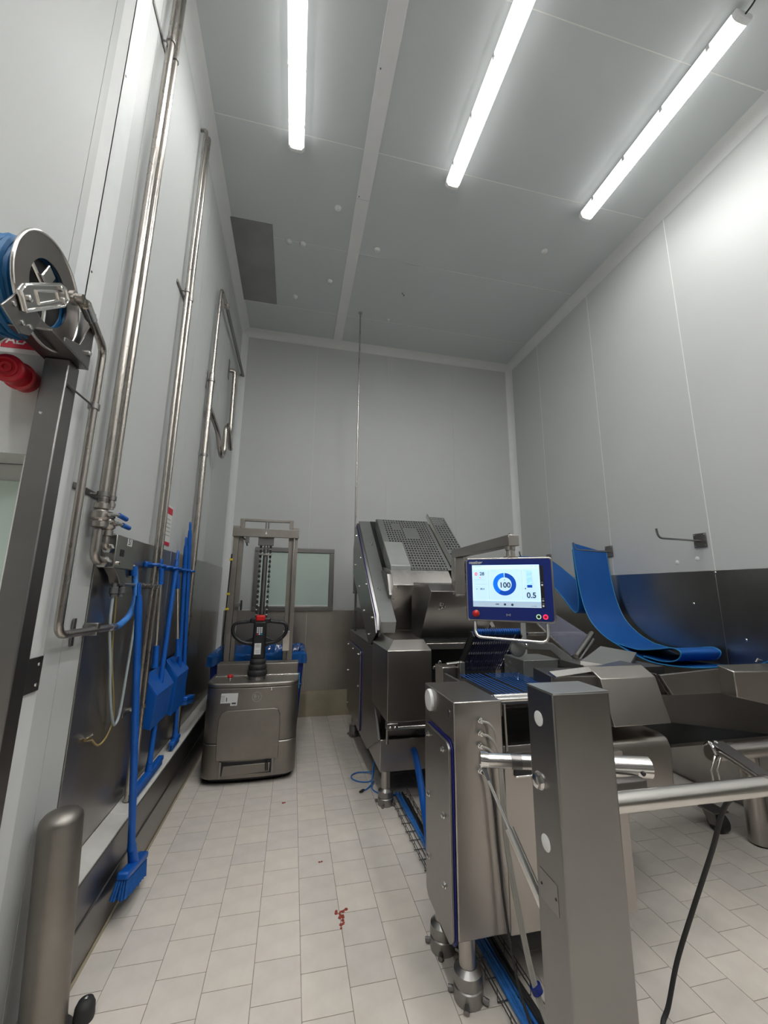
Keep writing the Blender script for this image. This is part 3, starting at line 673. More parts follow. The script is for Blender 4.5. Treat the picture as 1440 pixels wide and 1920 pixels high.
# ================================================================== LEFT WALL: tool rack and tools
t = thing('tool_rack', 'blue plastic rail with clips holding brooms on the left wall', 'rack', (-0.93, 3.4, 1.77))
MB().box(XL+0.006, -0.925, 2.86, 3.98, 1.775, 1.81).build('rail', 'blue', t, bev=0.005)
for y in (2.91, 3.03, 3.20, 3.36, 3.44, 3.60, 3.72, 3.88):
    MB().tube(spline([(-0.925, y-0.03, 1.792), (-0.89, y-0.032, 1.792), (-0.868, y-0.012, 1.792), (-0.868, y+0.012, 1.792), (-0.89, y+0.032, 1.792), (-0.925, y+0.03, 1.792)]), 0.009, 8).build('clip', 'blue', t)
def lerp(a, b, k): return Vector(a)*(1-k) + Vector(b)*k
def loop_end(t, a, b, mat='blue', r=0.017):
    d = (Vector(a)-Vector(b)).normalized(); c = Vector(a)
    MB().tube([c + Vector((0, 1, 0))*s*0.011 + d*h for s, h in ((-1,-0.01),(-1,0.05),(-0.5,0.066),(0.5,0.066),(1,0.05),(1,-0.01))], 0.0075, 8).build('hang_loop', mat, t)
def long_handle(t, a, b, r=0.0165):
    MB().tube([lerp(a,b,0), lerp(a,b,0.03), lerp(a,b,0.05), lerp(a,b,0.97), b], [r*0.8, r, r*1.0, r, r*1.15], 14).build('handle', 'blue', t)
    for k in (0.25, 0.5, 0.75): 
        MB().tube([lerp(a,b,k-0.002), lerp(a,b,k+0.002)], r*1.05, 14).build('handle_joint', 'blue', t)
    loop_end(t, a, b)
# broom in front
t = thing('broom', 'long blue broom standing on floor with its brush against the kerb', 'broom', (-0.765, 2.68, 0))
a, b = Vector((-0.845, 2.545, 1.60)), Vector((-0.768, 2.665, 0.275))
long_handle(t, a, b, 0.0185)
hd = Vector((0, 0.345, -0.085)).normalized(); up = Vector((0.05, 0.235, 0.97)).normalized(); sd = hd.cross(up)
rot = Matrix((sd, hd, sd.cross(hd)*-1)).transposed()
rot = Matrix((sd, hd, up)).transposed()
hc = Vector((-0.757, 2.695, 0.185))
MB().obox(hc, (0.058, 0.33, 0.036), rot).build('brush_block', 'blue', t, bev=0.012, seg=3)
MB().tube([hc, b + Vector((0,0,0.02))], [0.026, 0.021], 12).build('socket', 'blue', t)
br = MB()
for i in range(5):
    for j in range(22):
        u = (i-2)*0.011; v = (j-10.5)*0.0145
        p0 = hc + rot @ Vector((u, v, -0.018)); p1 = hc + rot @ Vector((u*1.5+random.uniform(-.003,.003), v*1.04+random.uniform(-.003,.003), -0.088-random.uniform(0,.008)))
        if p1.z < 0.002: k_ = (0.002-p0.z)/(p1.z-p0.z); p1 = p0 + (p1-p0)*k_
        br.tube([p0, p1], [0.0062, 0.0075], 5)
o = br.build('bristles', 'blue_b', t); o['kind'] = 'stuff'

def squeegee(name, label, a, b, half, z0, cat):
    t = thing(name, label, cat, (b[0], b[1], z0), group='cleaning tools on the rack')
    long_handle(t, a, b)
    MB().tube([Vector(b), Vector((b[0], b[1], z0+0.05))], [0.021, 0.024], 12).build('socket', 'blue', t)
    MB().box(b[0]-0.02, b[0]+0.02, b[1]-half, b[1]+half, z0+0.03, z0+0.062).build('head', 'blue', t, bev=0.008)
    MB().box(b[0]-0.012, b[0]-0.003, b[1]-half, b[1]+half, z0, z0+0.035).build('blade', 'blue_b', t)
    MB().box(b[0]+0.003, b[0]+0.012, b[1]-half, b[1]+half, z0, z0+0.035).build('blade', 'blue_b', t)
    return t
def scoop(label, a, b, y0, y1, z0, z1):
    t = thing('shovel', label, 'shovel', (b[0], b[1], z0), group='cleaning tools on the rack')
    a = Vector(a); b = Vector(b)
    MB().tube([a, lerp(a,b,0.17)], 0.0175, 12).build('grip', 'blue', t)
    loop_end(t, a, b)
    MB().tube([lerp(a,b,0.16), lerp(a,b,0.9)], 0.0128, 14).build('shaft', 'steel_l', t)
    MB().tube([lerp(a,b,0.82), b, b + Vector((0.0,0,-0.03))], [0.017, 0.019, 0.022], 12).build('socket', 'blue', t)
    xb, xf = -0.925, -0.838
    w = y1-y0
    # pan: sloping top, front, two cheeks, lower lip
    MB().hexa([(xb,y0,z1-0.0),(xf,y0+0.01,z1-0.13),(xf,y1-0.01,z1-0.13),(xb,y1,z1-0.0)], [(xb,y0,z1+0.012),(xf+0.006,y0+0.01,z1-0.122),(xf+0.006,y1-0.01,z1-0.122),(xb,y1,z1+0.012)]).build('pan_top', 'blue', t, bev=0.004)
    MB().hexa([(xf,y0+0.01,z1-0.125),(xf,y1-0.01,z1-0.125),(xb+0.07,y1-0.02,z0),(xb+0.07,y0+0.02,z0)], [(xf-0.008,y0+0.01,z1-0.13),(xf-0.008,y1-0.01,z1-0.13),(xb+0.06,y1-0.02,z0),(xb+0.06,y0+0.02,z0)]).build('pan_front', 'blue', t, bev=0.003)
    for y, s in ((y0+0.004, 1), (y1-0.004, -1)):
        MB().prism([(xb,y,z1),(xf,y,z1-0.125),(xb+0.07,y+s*0.012,z0),(xb+0.01,y+s*0.012,z0+0.02)], (0, s*0.006, 0)).build('pan_cheek', 'blue', t, bev=0.002)
    return t
scoop('blue shovel with metal shaft, nearest the slim pipes', (-0.885, 3.02, 1.77), (-0.865, 3.055, 1.155), 3.055, 3.46, 0.735, 1.07)
scoop('blue shovel with metal shaft, hanging behind the nearer shovel', (-0.885, 3.435, 1.745), (-0.865, 3.60, 1.145), 3.53, 3.90, 0.69, 1.09)
squeegee('floor_squeegee', 'blue floor squeegee on the kerb ledge, handle between the two shovels', (-0.885, 3.375, 1.86), (-0.868, 3.185, 0.50), 0.265, 0.396, 'squeegee')
squeegee('floor_squeegee', 'blue squeegee resting on the kerb behind the shovels, shorter handle', (-0.885, 3.585, 1.99), (-0.868, 3.80, 0.50), 0.10, 0.396, 'squeegee')
t = thing('wall_brush', 'tallest blue-handled brush on the rack, with a small brush head', 'brush', (-0.86, 3.95, 0.66), group='cleaning tools on the rack')
long_handle(t, (-0.885, 3.665, 2.13), (-0.865, 3.915, 0.74))
MB().obox((-0.855, 4.04, 0.70), (0.06, 0.30, 0.034), Matrix.Rotation(-0.16, 3, 'X')).build('brush_block', 'blue', t, bev=0.008)
MB().obox((-0.855, 4.035, 0.67), (0.052, 0.28, 0.035), Matrix.Rotation(-0.16, 3, 'X')).build('bristle_pad', 'blue_b', t)

# ================================================================== STACKER TRUCK
t = thing('stacker_truck', 'stainless electric pallet stacker with mast and black tiller', 'stacker', (-0.30, 4.2, 0))
def plan(dx=0.0, r=0.12, bow=0.018):
    x0, x1, yf, yb = -0.70-dx, 0.10+dx, 3.962-dx, 4.42
    pts = [(x0, yb)]
    for k in range(7): a = PI + k/6*PI/2; pts.append((x0+r+r*math.cos(a), yf+r+r*math.sin(a)))
    pts += [(-0.45, yf-bow*0.8), (-0.30, yf-bow), (-0.15, yf-bow*0.8)]
    for k in range(7): a = 1.5*PI + k/6*PI/2; pts.append((x1-r+r*math.cos(a), yf+r+r*math.sin(a)))
    pts.append((x1, yb)); return pts
MB().prism([(x, y, 0.035) for x, y in plan(-0.03)], (0,0,0.03)).build('skirt', 'rubber', t)
MB().prism([(x, y, 0.055) for x, y in plan()], (0,0,0.277)).build('lower_shell', 'blast', t, bev=0.012, ang=50)
MB().prism([(x, y, 0.336) for x, y in plan(-0.001)], (0,0,0.444)).build('upper_shell', 'blast', t, bev=0.003, ang=50)
MB().prism([(x, y, 0.783) for x, y in plan(0.002)], (0,0,0.040)).build('top_cover', 'blast', t, bev=0.014, seg=3, ang=50)
MB().box(-0.665, 0.09, 4.25, 4.42, 0.823, 0.935).build('battery_box', 'blast', t, bev=0.006)
MB().box(-0.672, 0.097, 4.235, 4.262, 0.820, 0.834).build('cover_lip', 'steel_l', t, bev=0.003)
pts = [(-0.565, 0.205), (-0.055, 0.195), (-0.05, 0.40), (-0.053, 0.55), (-0.075, 0.595), (-0.11, 0.605), (-0.50, 0.60), (-0.545, 0.585), (-0.568, 0.54), (-0.572, 0.40)]
MB().prism([(x, 3.962-0.018*(1-((x+0.31)/0.4)**2)-0.012, z) for x, z in pts], (0, 0.03, 0)).build('front_panel', 'steel_m' if 0 else 'blast', t, bev=0.004)
MB().box(-0.525, -0.095, 3.938, 3.952, 0.092, 0.19).build('step_recess', 'dark', t, smooth=False)  # near-black sheet paints the shade of the recess
MB().hexa([(-0.51,3.936,0.085),(-0.12,3.936,0.10),(-0.12,3.946,0.10),(-0.51,3.946,0.085)], [(-0.50,3.932,0.165),(-0.115,3.932,0.17),(-0.115,3.942,0.17),(-0.50,3.942,0.165)]).build('step_plate', 'blast', t, bev=0.003)
MB().box(-0.535, -0.515, 3.928, 3.955, 0.07, 0.20).build('step_hinge', 'steel_m', t, bev=0.003)
MB().box(-0.105, -0.085, 3.928, 3.955, 0.08, 0.20).build('step_hinge', 'steel_m', t, bev=0.003)
MB().tube([(-0.155, 3.925, 0.20), (-0.15, 3.922, 0.115), (-0.135, 3.922, 0.115), (-0.14, 3.925, 0.20)], 0.005, 8).build('step_hook', 'black', t)
yf = 3.943
em = MB().ring((-0.262, yf, 0.705), (0,-1,0), 0.037, 0.041, 0.0015, 40).build('round_emblem', 'lgrey', t)
lettering('B', 0.042, (-0.277, yf-0.001, 0.710), (1,0,0), (0,0,1), 'lettering', 'lgrey', em)
lettering('T', 0.034, (-0.248, yf-0.001, 0.701), (1,0,0), (0,0,1), 'lettering', 'lgrey', em)
MB().box(-0.292, -0.262, yf-0.0012, yf-0.0004, 0.684, 0.688).build('emblem_bar', 'lgrey', em, smooth=False)
def sticker(name, x0, x1, z0, z1, y, parent, skew=0.0):
    return MB().hexa([(x0,y,z0),(x1,y-0.001,z0),(x1,y+0.002,z0),(x0,y+0.003,z0)], [(x0+skew,y,z1),(x1+skew,y-0.001,z1),(x1+skew,y+0.002,z1),(x0+skew,y+0.003,z1)]).build(name, 'paper', parent, smooth=False)
s1 = sticker('paper_label', -0.565, -0.475, 0.662, 0.742, 3.947, t, 0.004)
s2 = sticker('paper_label', -0.482, -0.425, 0.640, 0.742, 3.943, t, 0.004)
lettering('1', 0.045, (-0.515, 3.9455, 0.69), (1,0,0), (0,0,1), 'lettering', 'ink', s1)
for z in (0.675, 0.69, 0.705, 0.72): MB().box(-0.557, -0.532, 3.944, 3.9465, z, z+0.005).build('text_line', 'lgrey', s1, smooth=False)
for z in (0.655, 0.662): MB().box(-0.47, -0.435, 3.940, 3.942, z, z+0.004).build('text_line', 'ink', s2, smooth=False)
MB().lathe([(0.010,0),(0.010,0.006),(0.004,0.009)], (-0.14, 3.946, 0.765), (0,-1,0), 10).build('screw', 'chrome', t)
e = MB().lathe([(0.011,0),(0.011,0.02),(0.016,0.024),(0.016,0.03)], (-0.515, 4.06, 0.822), (0,0,1), 14).build('stop_button', 'steel_l', t)
MB().lathe([(0.022,0.03),(0.024,0.036),(0.022,0.05),(0.012,0.056)], (-0.515, 4.06, 0.822), (0,0,1), 18).build('button_cap', 'red', e, ang=60)
MB().box(-0.125, -0.055, 4.05, 4.10, 0.8225, 0.825).build('maker_plate', 'steel_m', t)
MB().box(0.098, 0.106, 4.08, 4.13, 0.73, 0.86).build('cyan_tape', 'cyan', t, bev=0.001)
# tiller
TX, TY = -0.285, 4.115
ti = MB().lathe([(0.078,0),(0.078,0.028),(0.070,0.036)], (TX, TY, 0.823), (0,0,1), 28).build('tiller_base', 'steel_m', t)
bt = MB().lathe([(0.084,0.030),(0.090,0.05),(0.088,0.075),(0.076,0.085),(0.082,0.10),(0.080,0.125),(0.068,0.134),(0.074,0.148),(0.070,0.175),(0.056,0.185)], (TX, TY, 0.823), (0,0,1), 28).build('rubber_boot', 'rubber', t, ang=60)
MB().hexa([(TX-0.062,TY-0.045,1.0),(TX+0.062,TY-0.045,1.0),(TX+0.062,TY+0.04,1.0),(TX-0.062,TY+0.04,1.0)], [(TX-0.058,TY-0.05,1.345),(TX+0.058,TY-0.05,1.345),(TX+0.058,TY+0.035,1.345),(TX-0.058,TY+0.035,1.345)]).build('tiller_arm', 'black', t, bev=0.018, seg=3)
MB().box(TX-0.095, TX+0.095, TY-0.045, TY+0.04, 1.325, 1.375).build('tiller_head', 'black', t, bev=0.014, seg=3)
MB().box(TX-0.043, TX+0.043, TY-0.062, TY+0.02, 1.345, 1.40).build('belly_button', 'red', t, bev=0.014, seg=3)
for s in (-1, 1):
    MB().tube(fillet([(TX+s*0.07, TY-0.01, 1.345), (TX+s*0.14, TY-0.01, 1.335), (TX+s*0.245, TY-0.01, 1.325), (TX+s*0.245, TY-0.01, 1.22), (TX+s*0.15, TY-0.005, 1.145), (TX+s*0.04, TY, 1.135)], 0.05), 0.0165, 10).build('grip_loop', 'black', t)
    MB().prism([(TX+s*0.05, TY, 1.20), (TX+s*0.13, TY, 1.165), (TX+s*0.13, TY, 1.14), (TX+s*0.05, TY, 1.10)], (0, 0.02, 0)).build('grip_web', 'black', t, bev=0.004)
kp = MB().box(TX-0.03, TX+0.03, TY-0.0525, TY-0.048, 1.215, 1.295).build('keypad', 'black', t)
for i in range(4):
    for j in range(3):
        mt = 'red_s' if (i == 3 and j == 0) else ('btn_g' if (i == 3 and j == 2) else 'white')
        if mt == 'btn_g': mt = 'cyan'
        MB().box(TX-0.025+j*0.0185, TX-0.012+j*0.0185, TY-0.055, TY-0.052, 1.277-i*0.0185, 1.290-i*0.0185).build('key', mt, kp)
sl = MB().box(TX-0.037, TX+0.022, TY-0.0505, TY-0.0475, 1.045, 1.145).build('tiller_label', 'paper', t, smooth=False)
for z in (1.06, 1.075, 1.11, 1.12, 1.13): MB().box(TX-0.027, TX+0.01, TY-0.0512, TY-0.0504, z, z+0.005).build('text_line', 'lgrey', sl, smooth=False)
# mast
MY = 4.47
for sx, xo in ((-1, -0.612), (1, 0.0)):
    MB().prism([(xo-0.026, MY-0.05, 0.06), (xo+0.026, MY-0.05, 0.06), (xo+0.026, MY-0.042, 0.06), (xo-0.018*0+(-0.018 if sx>0 else 0.018), MY-0.042, 0.06), (xo+(-0.018 if sx>0 else 0.018), MY+0.05, 0.06), (xo-0.026 if sx<0 else xo-0.026, MY+0.05, 0.06)] if sx < 0 else
               [(xo-0.026, MY-0.05, 0.06), (xo+0.026, MY-0.05, 0.06), (xo+0.026, MY+0.05, 0.06), (xo+0.018, MY+0.05, 0.06), (xo+0.018, MY-0.042, 0.06), (xo-0.026, MY-0.042, 0.06)], (0,0,2.16)).build('outer_upright', 'blast', t, bev=0.002)
    xi = xo - sx*0.048
    MB().box(xi-0.022, xi+0.022, MY-0.025, MY+0.045, 0.10, 2.385).build('inner_upright', 'blast', t, bev=0.003)
    MB().box(xo-0.034, xo+0.034, MY-0.065, MY+0.04, 2.255, 2.30).build('mast_cap', 'blast', t, bev=0.004)
MB().box(-0.645, 0.033, MY-0.075, MY-0.05, 2.185, 2.275).build('cross_beam', 'blast', t, bev=0.004)
MB().box(-0.585, -0.03, MY-0.01, MY+0.03, 2.362, 2.388).build('top_bar', 'blast', t, bev=0.003)
MB().prism([(-0.318, MY-0.0755, 2.218), (-0.298, MY-0.0755, 2.218), (-0.306, MY-0.0755, 2.252)], (0,-0.001,0)).build('white_mark', 'white', t, smooth=False)
for dx in (-0.014, 0.014): MB().cyl((-0.305+dx, MY, 2.0), (-0.305+dx, MY, 2.365), 0.008, 10).build('guide_rod', 'steel_m', t)
MB().cyl((-0.305, MY, 0.30), (-0.305, MY, 2.06), 0.026, 18).build('lift_cylinder', 'steel_m', t)
for dx in (-0.05, 0.05):
    ch = MB()
    for k in range(46):
        z = 0.95 + k*0.0262
        if k % 2: ch.box(-0.305+dx-0.012, -0.305+dx+0.012, MY-0.03, MY-0.018, z, z+0.024)
        else: ch.box(-0.305+dx-0.007, -0.305+dx+0.007, MY-0.036, MY-0.012, z, z+0.024)
    c_ = ch.build('lift_chain', 'rubber', t); c_['kind'] = 'stuff'
    pn = MB()
    for k in range(0, 46, 2): pn.cyl((-0.305+dx-0.005, MY-0.037, 0.962+k*0.0262), (-0.305+dx+0.005, MY-0.037, 0.962+k*0.0262), 0.0055, 6)
    MB.build(pn, 'chain_pins', 'chrome', t)['kind'] = 'stuff'
MB().box(-0.385, -0.225, MY-0.045, MY-0.015, 2.10, 2.19).build('chain_anchor', 'steel_d', t, bev=0.003)
MB().box(-0.375, -0.235, MY-0.05, MY-0.035, 1.995, 2.015).build('chain_guide', 'chrome', t, bev=0.002)
MB().tube(spline([(-0.55, MY-0.055, 2.18), (-0.53, MY-0.06, 2.165), (-0.505, MY-0.06, 2.14), (-0.495, MY-0.06, 2.10), (-0.49, MY-0.06, 2.09)]), 0.008, 8).build('sensor_cable', 'black', t)
MB().box(-0.515, -0.475, MY-0.07, MY-0.045, 2.12, 2.19).build('sensor_block', 'steel_m', t, bev=0.003)
MB().tube(spline([(-0.64, MY-0.052, 2.0), (-0.645, MY-0.056, 1.7), (-0.65, MY-0.056, 1.4), (-0.655, MY-0.056, 1.15), (-0.64, MY-0.054, 0.94)]), 0.007, 8).build('mast_cable', 'black', t)
for z in (1.93, 1.58, 1.43): MB().box(-0.66, -0.625, MY-0.068, MY-0.045, z, z+0.022).build('yellow_tape', 'yellow', t, bev=0.002)
MB().box(-0.565, -0.50, MY-0.072, MY-0.05, 1.465, 1.50).build('mast_lug', 'steel_m', t, bev=0.002)
MB().box(-0.515, -0.498, MY-0.085, MY-0.05, 1.43, 1.53).build('lug_knob', 'black', t, bev=0.004)
MB().box(-0.075, -0.005, MY-0.10, MY-0.055, 1.03, 1.225).build('valve_box', 'steel_l', t, bev=0.003)
MB().cyl((-0.018, MY-0.06, 1.22), (-0.012, MY-0.06, 2.2), 0.006, 8).build('hydraulic_line', 'steel_l', t)
for s in (-0.53, -0.08):
    MB().box(s-0.07, s+0.07, 4.42, 5.30, 0.05, 0.13).build('fork_leg', 'blast', t, bev=0.006)
    MB().cyl((s-0.04, 5.2, 0.05), (s+0.04, 5.2, 0.05), 0.049, 16).build('load_wheel', 'rubber', t)
for s in (-0.53, -0.08): MB().cyl((s-0.03, 4.25, 0.06), (s+0.03, 4.25, 0.06), 0.06, 16).build('drive_wheel', 'rubber', t)

# ---- blue bin on the forks
t = thing('meat_bin', 'dark blue plastic bin with crumpled blue liner, on the stacker forks', 'bin', (-0.32, 4.95, 0.13))
x0, x1, y0, y1 = -0.79, 0.155, 4.575, 5.32
def sh(s, z): return [(x0+s,y0+s,z),(x1-s,y0+s,z),(x1-s,y1-s,z),(x0+s,y1-s,z)]
b = MB(); A = sh(0.05,0.135); B = sh(0.0,0.955); Ci = sh(0.03,0.955); Di = sh(0.07,0.20)
b.add(A+B+Ci+Di, [(3,2,1,0)] + [(i,(i+1)%4,4+(i+1)%4,4+i) for i in range(4)] + [(4+i,4+(i+1)%4,8+(i+1)%4,8+i) for i in range(4)] + [(8+i,8+(i+1)%4,12+(i+1)%4,12+i) for i in range(4)] + [(12,13,14,15)])
b.build('bin_body', 'bin', t, bev=0.012, smooth=True)
for z in (0.88, 0.66):
    MB().tube([Vector(p) for p in sh(-0.004 + (0.955-z)*0.06, z)], 0.010, 6, closed=True).build('bin_rib', 'bin', t)
ln = MB(); N = 160; prof = [(0.09,-0.20),(0.055,-0.05),(0.03,0.015),(0.0,0.03),(-0.025,0.01),(-0.03,-0.04),(-0.028,-0.085)]
import mathutils
per = []
cs = sh(0,0.955)
for i in range(4):
    for k in range(N//4): per.append(lerp(cs[i], cs[(i+1)%4], k/(N//4)))
cen = Vector(((x0+x1)/2, (y0+y1)/2, 0.955))
vs = []
for i, p in enumerate(per):
    d = (p - cen); d.z = 0
    dx = Vector((0,0,0))
    if abs(abs(d.x) - (x1-x0)/2) < 1e-3: dx = Vector((math.copysign(1,d.x),0,0))
    else: dx = Vector((0,math.copysign(1,d.y),0))
    for j, (s, h) in enumerate(prof):
        nz = mathutils.noise.noise(Vector((i*0.33, j*0.8, 1.7))); n2 = mathutils.noise.noise(Vector((i*0.9, j*1.3, 5.1)))
        vs.append(p - dx*(s + 0.012*nz + 0.006*n2) + Vector((0,0,h + 0.022*nz + 0.012*n2)))
K = len(prof); fs = []
for i in range(N):
    for j in range(K-1): fs.append((i*K+j, ((i+1)%N)*K+j, ((i+1)%N)*K+j+1, i*K+j+1))
ln.add(vs, fs); ln.build('liner', 'liner', t, ang=25)

# ================================================================== SLICING MACHINE (rear, tall unit)
def foot(parent, x, y, top, r=0.036):
    f = MB().cyl((x,y,0.10), (x,y,top), r, 20).build('leg', 'steel', parent)
    MB().lathe([(0.060,0.0),(0.062,0.012),(0.060,0.05),(0.056,0.054),(0.056,0.058),(0.060,0.062),(0.058,0.10),(0.044,0.112),(r+0.002,0.118)], (x,y,0.0), (0,0,1), 28).build('foot', 'steel_m', f)
    for a in (2.6, 4.2, 5.6, 1.0):
        MB().tube([(x+0.055*math.cos(a), y+0.055*math.sin(a), 0.018), (x+0.083*math.cos(a), y+0.083*math.sin(a), 0.012)], [0.010, 0.012], 8).build('foot_lug', 'steel_d', f)
    return f
def yz_prism(poly, x0, x1): return MB().prism([(x0, y, z) for y, z in poly], (x1-x0, 0, 0))
def bolt(parent, p, ax, r=0.010, mat='chrome', h=0.010):
    return MB().lathe([(r*1.5,0),(r*1.5,0.002),(r,0.0025),(r,h),(r*0.55,h+0.003)], p, ax, 8).build('screw', mat, parent)
def side_cover(parent, y0, y1, z0, z1, r, xs, screws, name='side_cover'):
    c = MB().prism([(xs-0.020, y, z) for y, z in rrect(y0, y1, z0, z1, r)], (0.014,0,0)).build(name, 'steel_m', parent, bev=0.003)
    MB().prism([(xs-0.006, y, z) for y, z in rrect(y0-0.006, y1+0.006, z0-0.006, z1+0.006, r)], (0.006,0,0)).build('gasket', 'sealblue', c)
    for y, z in screws: bolt(c, (xs-0.020, y, z), (-1,0,0), 0.009)
    return c
t = thing('slicing_machine', 'tall stainless slicing machine with inclined perforated guard by back wall', 'machine', (1.15, 4.2, 0))
MB().box(0.742, 1.60, 3.40, 5.05, 0.232, 0.468).build('base_frame', 'steel', t, bev=0.005)
yz_prism([(3.40,0.468),(3.585,0.70),(3.67,1.15),(5.14,1.15),(5.14,0.232),(3.9,0.232)], 0.725, 0.745).build('side_cheek', 'steel_m', t, bev=0.002)
MB().box(0.745, 1.60, 3.66, 5.12, 0.46, 1.15).build('machine_body', 'steel_m', t, bev=0.003)
MB().box(0.716, 1.60, 3.72, 5.14, 1.148, 1.162).build('top_plate', 'steel_d', t, bev=0.002)
side_cover(t, 4.24, 5.15, 0.27, 1.035, 0.04, 0.725, [(5.11,0.99),(4.33,0.985),(5.11,0.69),(4.30,0.68),(5.08,0.33),(4.33,0.355),(4.72,0.99)])
foot(t, 0.795, 3.42, 0.24); foot(t, 0.775, 4.96, 0.24); foot(t, 1.50, 3.45, 0.24); foot(t, 1.50, 4.96, 0.24)
# inclined infeed: side frame, deck
ic = yz_prism([(4.80,2.42),(4.98,2.15),(4.96,1.85),(4.07,1.29),(3.80,1.13),(3.50,1.28),(3.575,1.415)], 0.716, 0.726).build('incline_cover', 'steel_m', t, bev=0.002)
yz_prism([(4.81,2.437),(4.99,2.16),(4.97,1.86),(4.08,1.30),(3.81,1.14),(3.52,1.285),(3.565,1.425)], 0.726, 0.732).build('gasket', 'sealblue', ic)
yz_prism([(4.84,2.455),(5.02,2.18),(4.99,1.84),(4.08,1.27),(3.80,1.12),(3.54,1.30),(3.58,1.43)], 0.732, 0.76).build('incline_frame', 'steel_m', t, bev=0.002)
for y, z in ((4.749,1.94),(4.434,1.685),(4.70,2.28),(4.35,1.99),(3.99,1.70),(4.12,1.44),(3.66,1.40),(3.82,1.24)): bolt(ic, (0.716, y, z), (-1,0,0), 0.009)
MB().cyl((0.755, 4.93, 1.16), (0.755, 4.97, 1.90), 0.014, 10).build('support_strut', 'steel_m', t)
MB().box(0.75, 0.80, 4.40, 4.95, 1.40, 1.44).build('support_rail', 'steel_d', t)
def on_s(x, y, off=0.0): return Vector((x, y, 1.41 + 0.821*(y-3.57) + off))
MB().prism([on_s(0.76,3.50,0.02), on_s(0.90,3.50,0.02), on_s(0.90,4.86,0.02), on_s(0.76,4.86,0.02)], (0,0.05,-0.10)).build('incline_deck', 'guard', t, bev=0.003)
MB().prism([on_s(0.90,4.10,0.02), on_s(1.86,4.10,0.02), on_s(1.86,4.86,0.02), on_s(0.90,4.86,0.02)], (0,0.05,-0.10)).build('inner_deck', 'dark', t, smooth=False)  # coloured near-black so the guard's holes look shaded
yz_prism([(4.84,2.47),(5.02,2.20),(4.99,1.84),(4.08,1.27),(3.80,1.16),(3.54,1.32)], 1.82, 1.86).build('incline_frame', 'steel_m', t, bev=0.002)
for x, y in ((0.83,4.47),(0.85,4.44),(0.86,4.47)): bolt(t, on_s(x,y,0.02), (0,-0.63,0.77), 0.006)
for x, y in ((0.80,3.85),(0.815,3.83)): bolt(t, on_s(x,y,0.02), (0,-0.63,0.77), 0.006)
def perforated(name, x0, x1, y0, y1, off, nx, ny, parent, solid, mat='guard', extra=None):
    # sheet lying parallel to the incline, holes left open
    mb = MB(); hx = 0.24; hy = 0.24
    xs = []; 
    for i in range(nx):
        a = x0 + (x1-x0)*i/nx; d = (x1-x0)/nx
        xs += [a, a+d*hx, a+d*(1-hx)]
    xs.append(x1); ys = []
    for j in range(ny):
        a = y0 + (y1-y0)*j/ny; d = (y1-y0)/ny
        ys += [a, a+d*hy, a+d*(1-hy)]
    ys.append(y1)
    idx = {}
    for lv in (0, 1):
        for j, y in enumerate(ys):
            for i, x in enumerate(xs):
                idx[(i,j,lv)] = len(mb.v); mb.v.append(on_s(x, y, off) + (Vector((0,0.003,-0.003)) if lv else Vector((0,0,0))))
    for j in range(len(ys)-1):
        for i in range(len(xs)-1):
            hole = i % 3 == 1 and j % 3 == 1 and not solid((i//3), (j//3))
            if hole:
                for (a, b) in (((i,j),(i+1,j)),((i+1,j),(i+1,j+1)),((i+1,j+1),(i,j+1)),((i,j+1),(i,j))):
                    mb.f.append([idx[(*a,0)], idx[(*b,0)], idx[(*b,1)], idx[(*a,1)]])
            else:
                mb.f.append([idx[(i,j,0)], idx[(i+1,j,0)], idx[(i+1,j+1,0)], idx[(i,j+1,0)]])
                mb.f.append([idx[(i,j,1)], idx[(i,j+1,1)], idx[(i+1,j+1,1)], idx[(i+1,j,1)]])
    o = mb.build(name, mat, parent, smooth=False)
    return o
pg = perforated('perforated_guard', 0.94, 1.575, 3.86, 4.63, 0.20, 20, 22, t, lambda i, j: (i < 2) or (4 < i < 8 and 16 < j < 20) or j > 20 and i < 2 or i in (19,) or (9 <= i <= 13 and 13 <= j <= 17))
MB().prism([on_s(0.94,3.86,0.20), on_s(0.94,4.63,0.20), on_s(0.94,4.72,0.10), on_s(0.94,4.75,0.02), on_s(0.94,3.86,0.02)], (0.004,0,0)).build('guard_cheek', 'guard', pg)
MB().prism([on_s(1.571,3.86,0.20), on_s(1.571,4.63,0.20), on_s(1.571,4.75,0.02), on_s(1.571,3.86,0.02)], (0.004,0,0)).build('guard_cheek', 'guard', pg)
MB().prism([on_s(0.94,4.63,0.20), on_s(1.575,4.63,0.20), on_s(1.575,4.72,0.13), on_s(0.94,4.72,0.13)], (0,0.003,-0.003)).build('guard_top', 'guard', pg)
lid = perforated('perforated_lid', 1.60, 1.815, 3.94, 4.70, 0.215, 6, 20, t, lambda i, j: i == 0 or (3 < j < 5))
MB().prism([on_s(1.585,3.93,0.20), on_s(1.60,3.93,0.24), on_s(1.60,4.72,0.24), on_s(1.585,4.72,0.20)], (0.012,0,0.0)).build('lid_flange', 'steel_l', lid)
MB().prism([on_s(1.815,3.94,0.215), on_s(1.815,4.70,0.215), on_s(1.815,4.72,0.05), on_s(1.815,3.94,0.05)], (0.004,0,0)).build('lid_cheek', 'guard', lid)
MB().hexa([on_s(0.93,3.80,0.06),on_s(1.14,3.80,0.06),on_s(1.14,4.20,0.06),on_s(0.93,4.20,0.06)], [on_s(0.915,3.80,0.285),on_s(1.12,3.80,0.285),on_s(1.12,4.13,0.285),on_s(0.915,4.13,0.285)]).build('motor_cover', 'guard_l', t, bev=0.006)
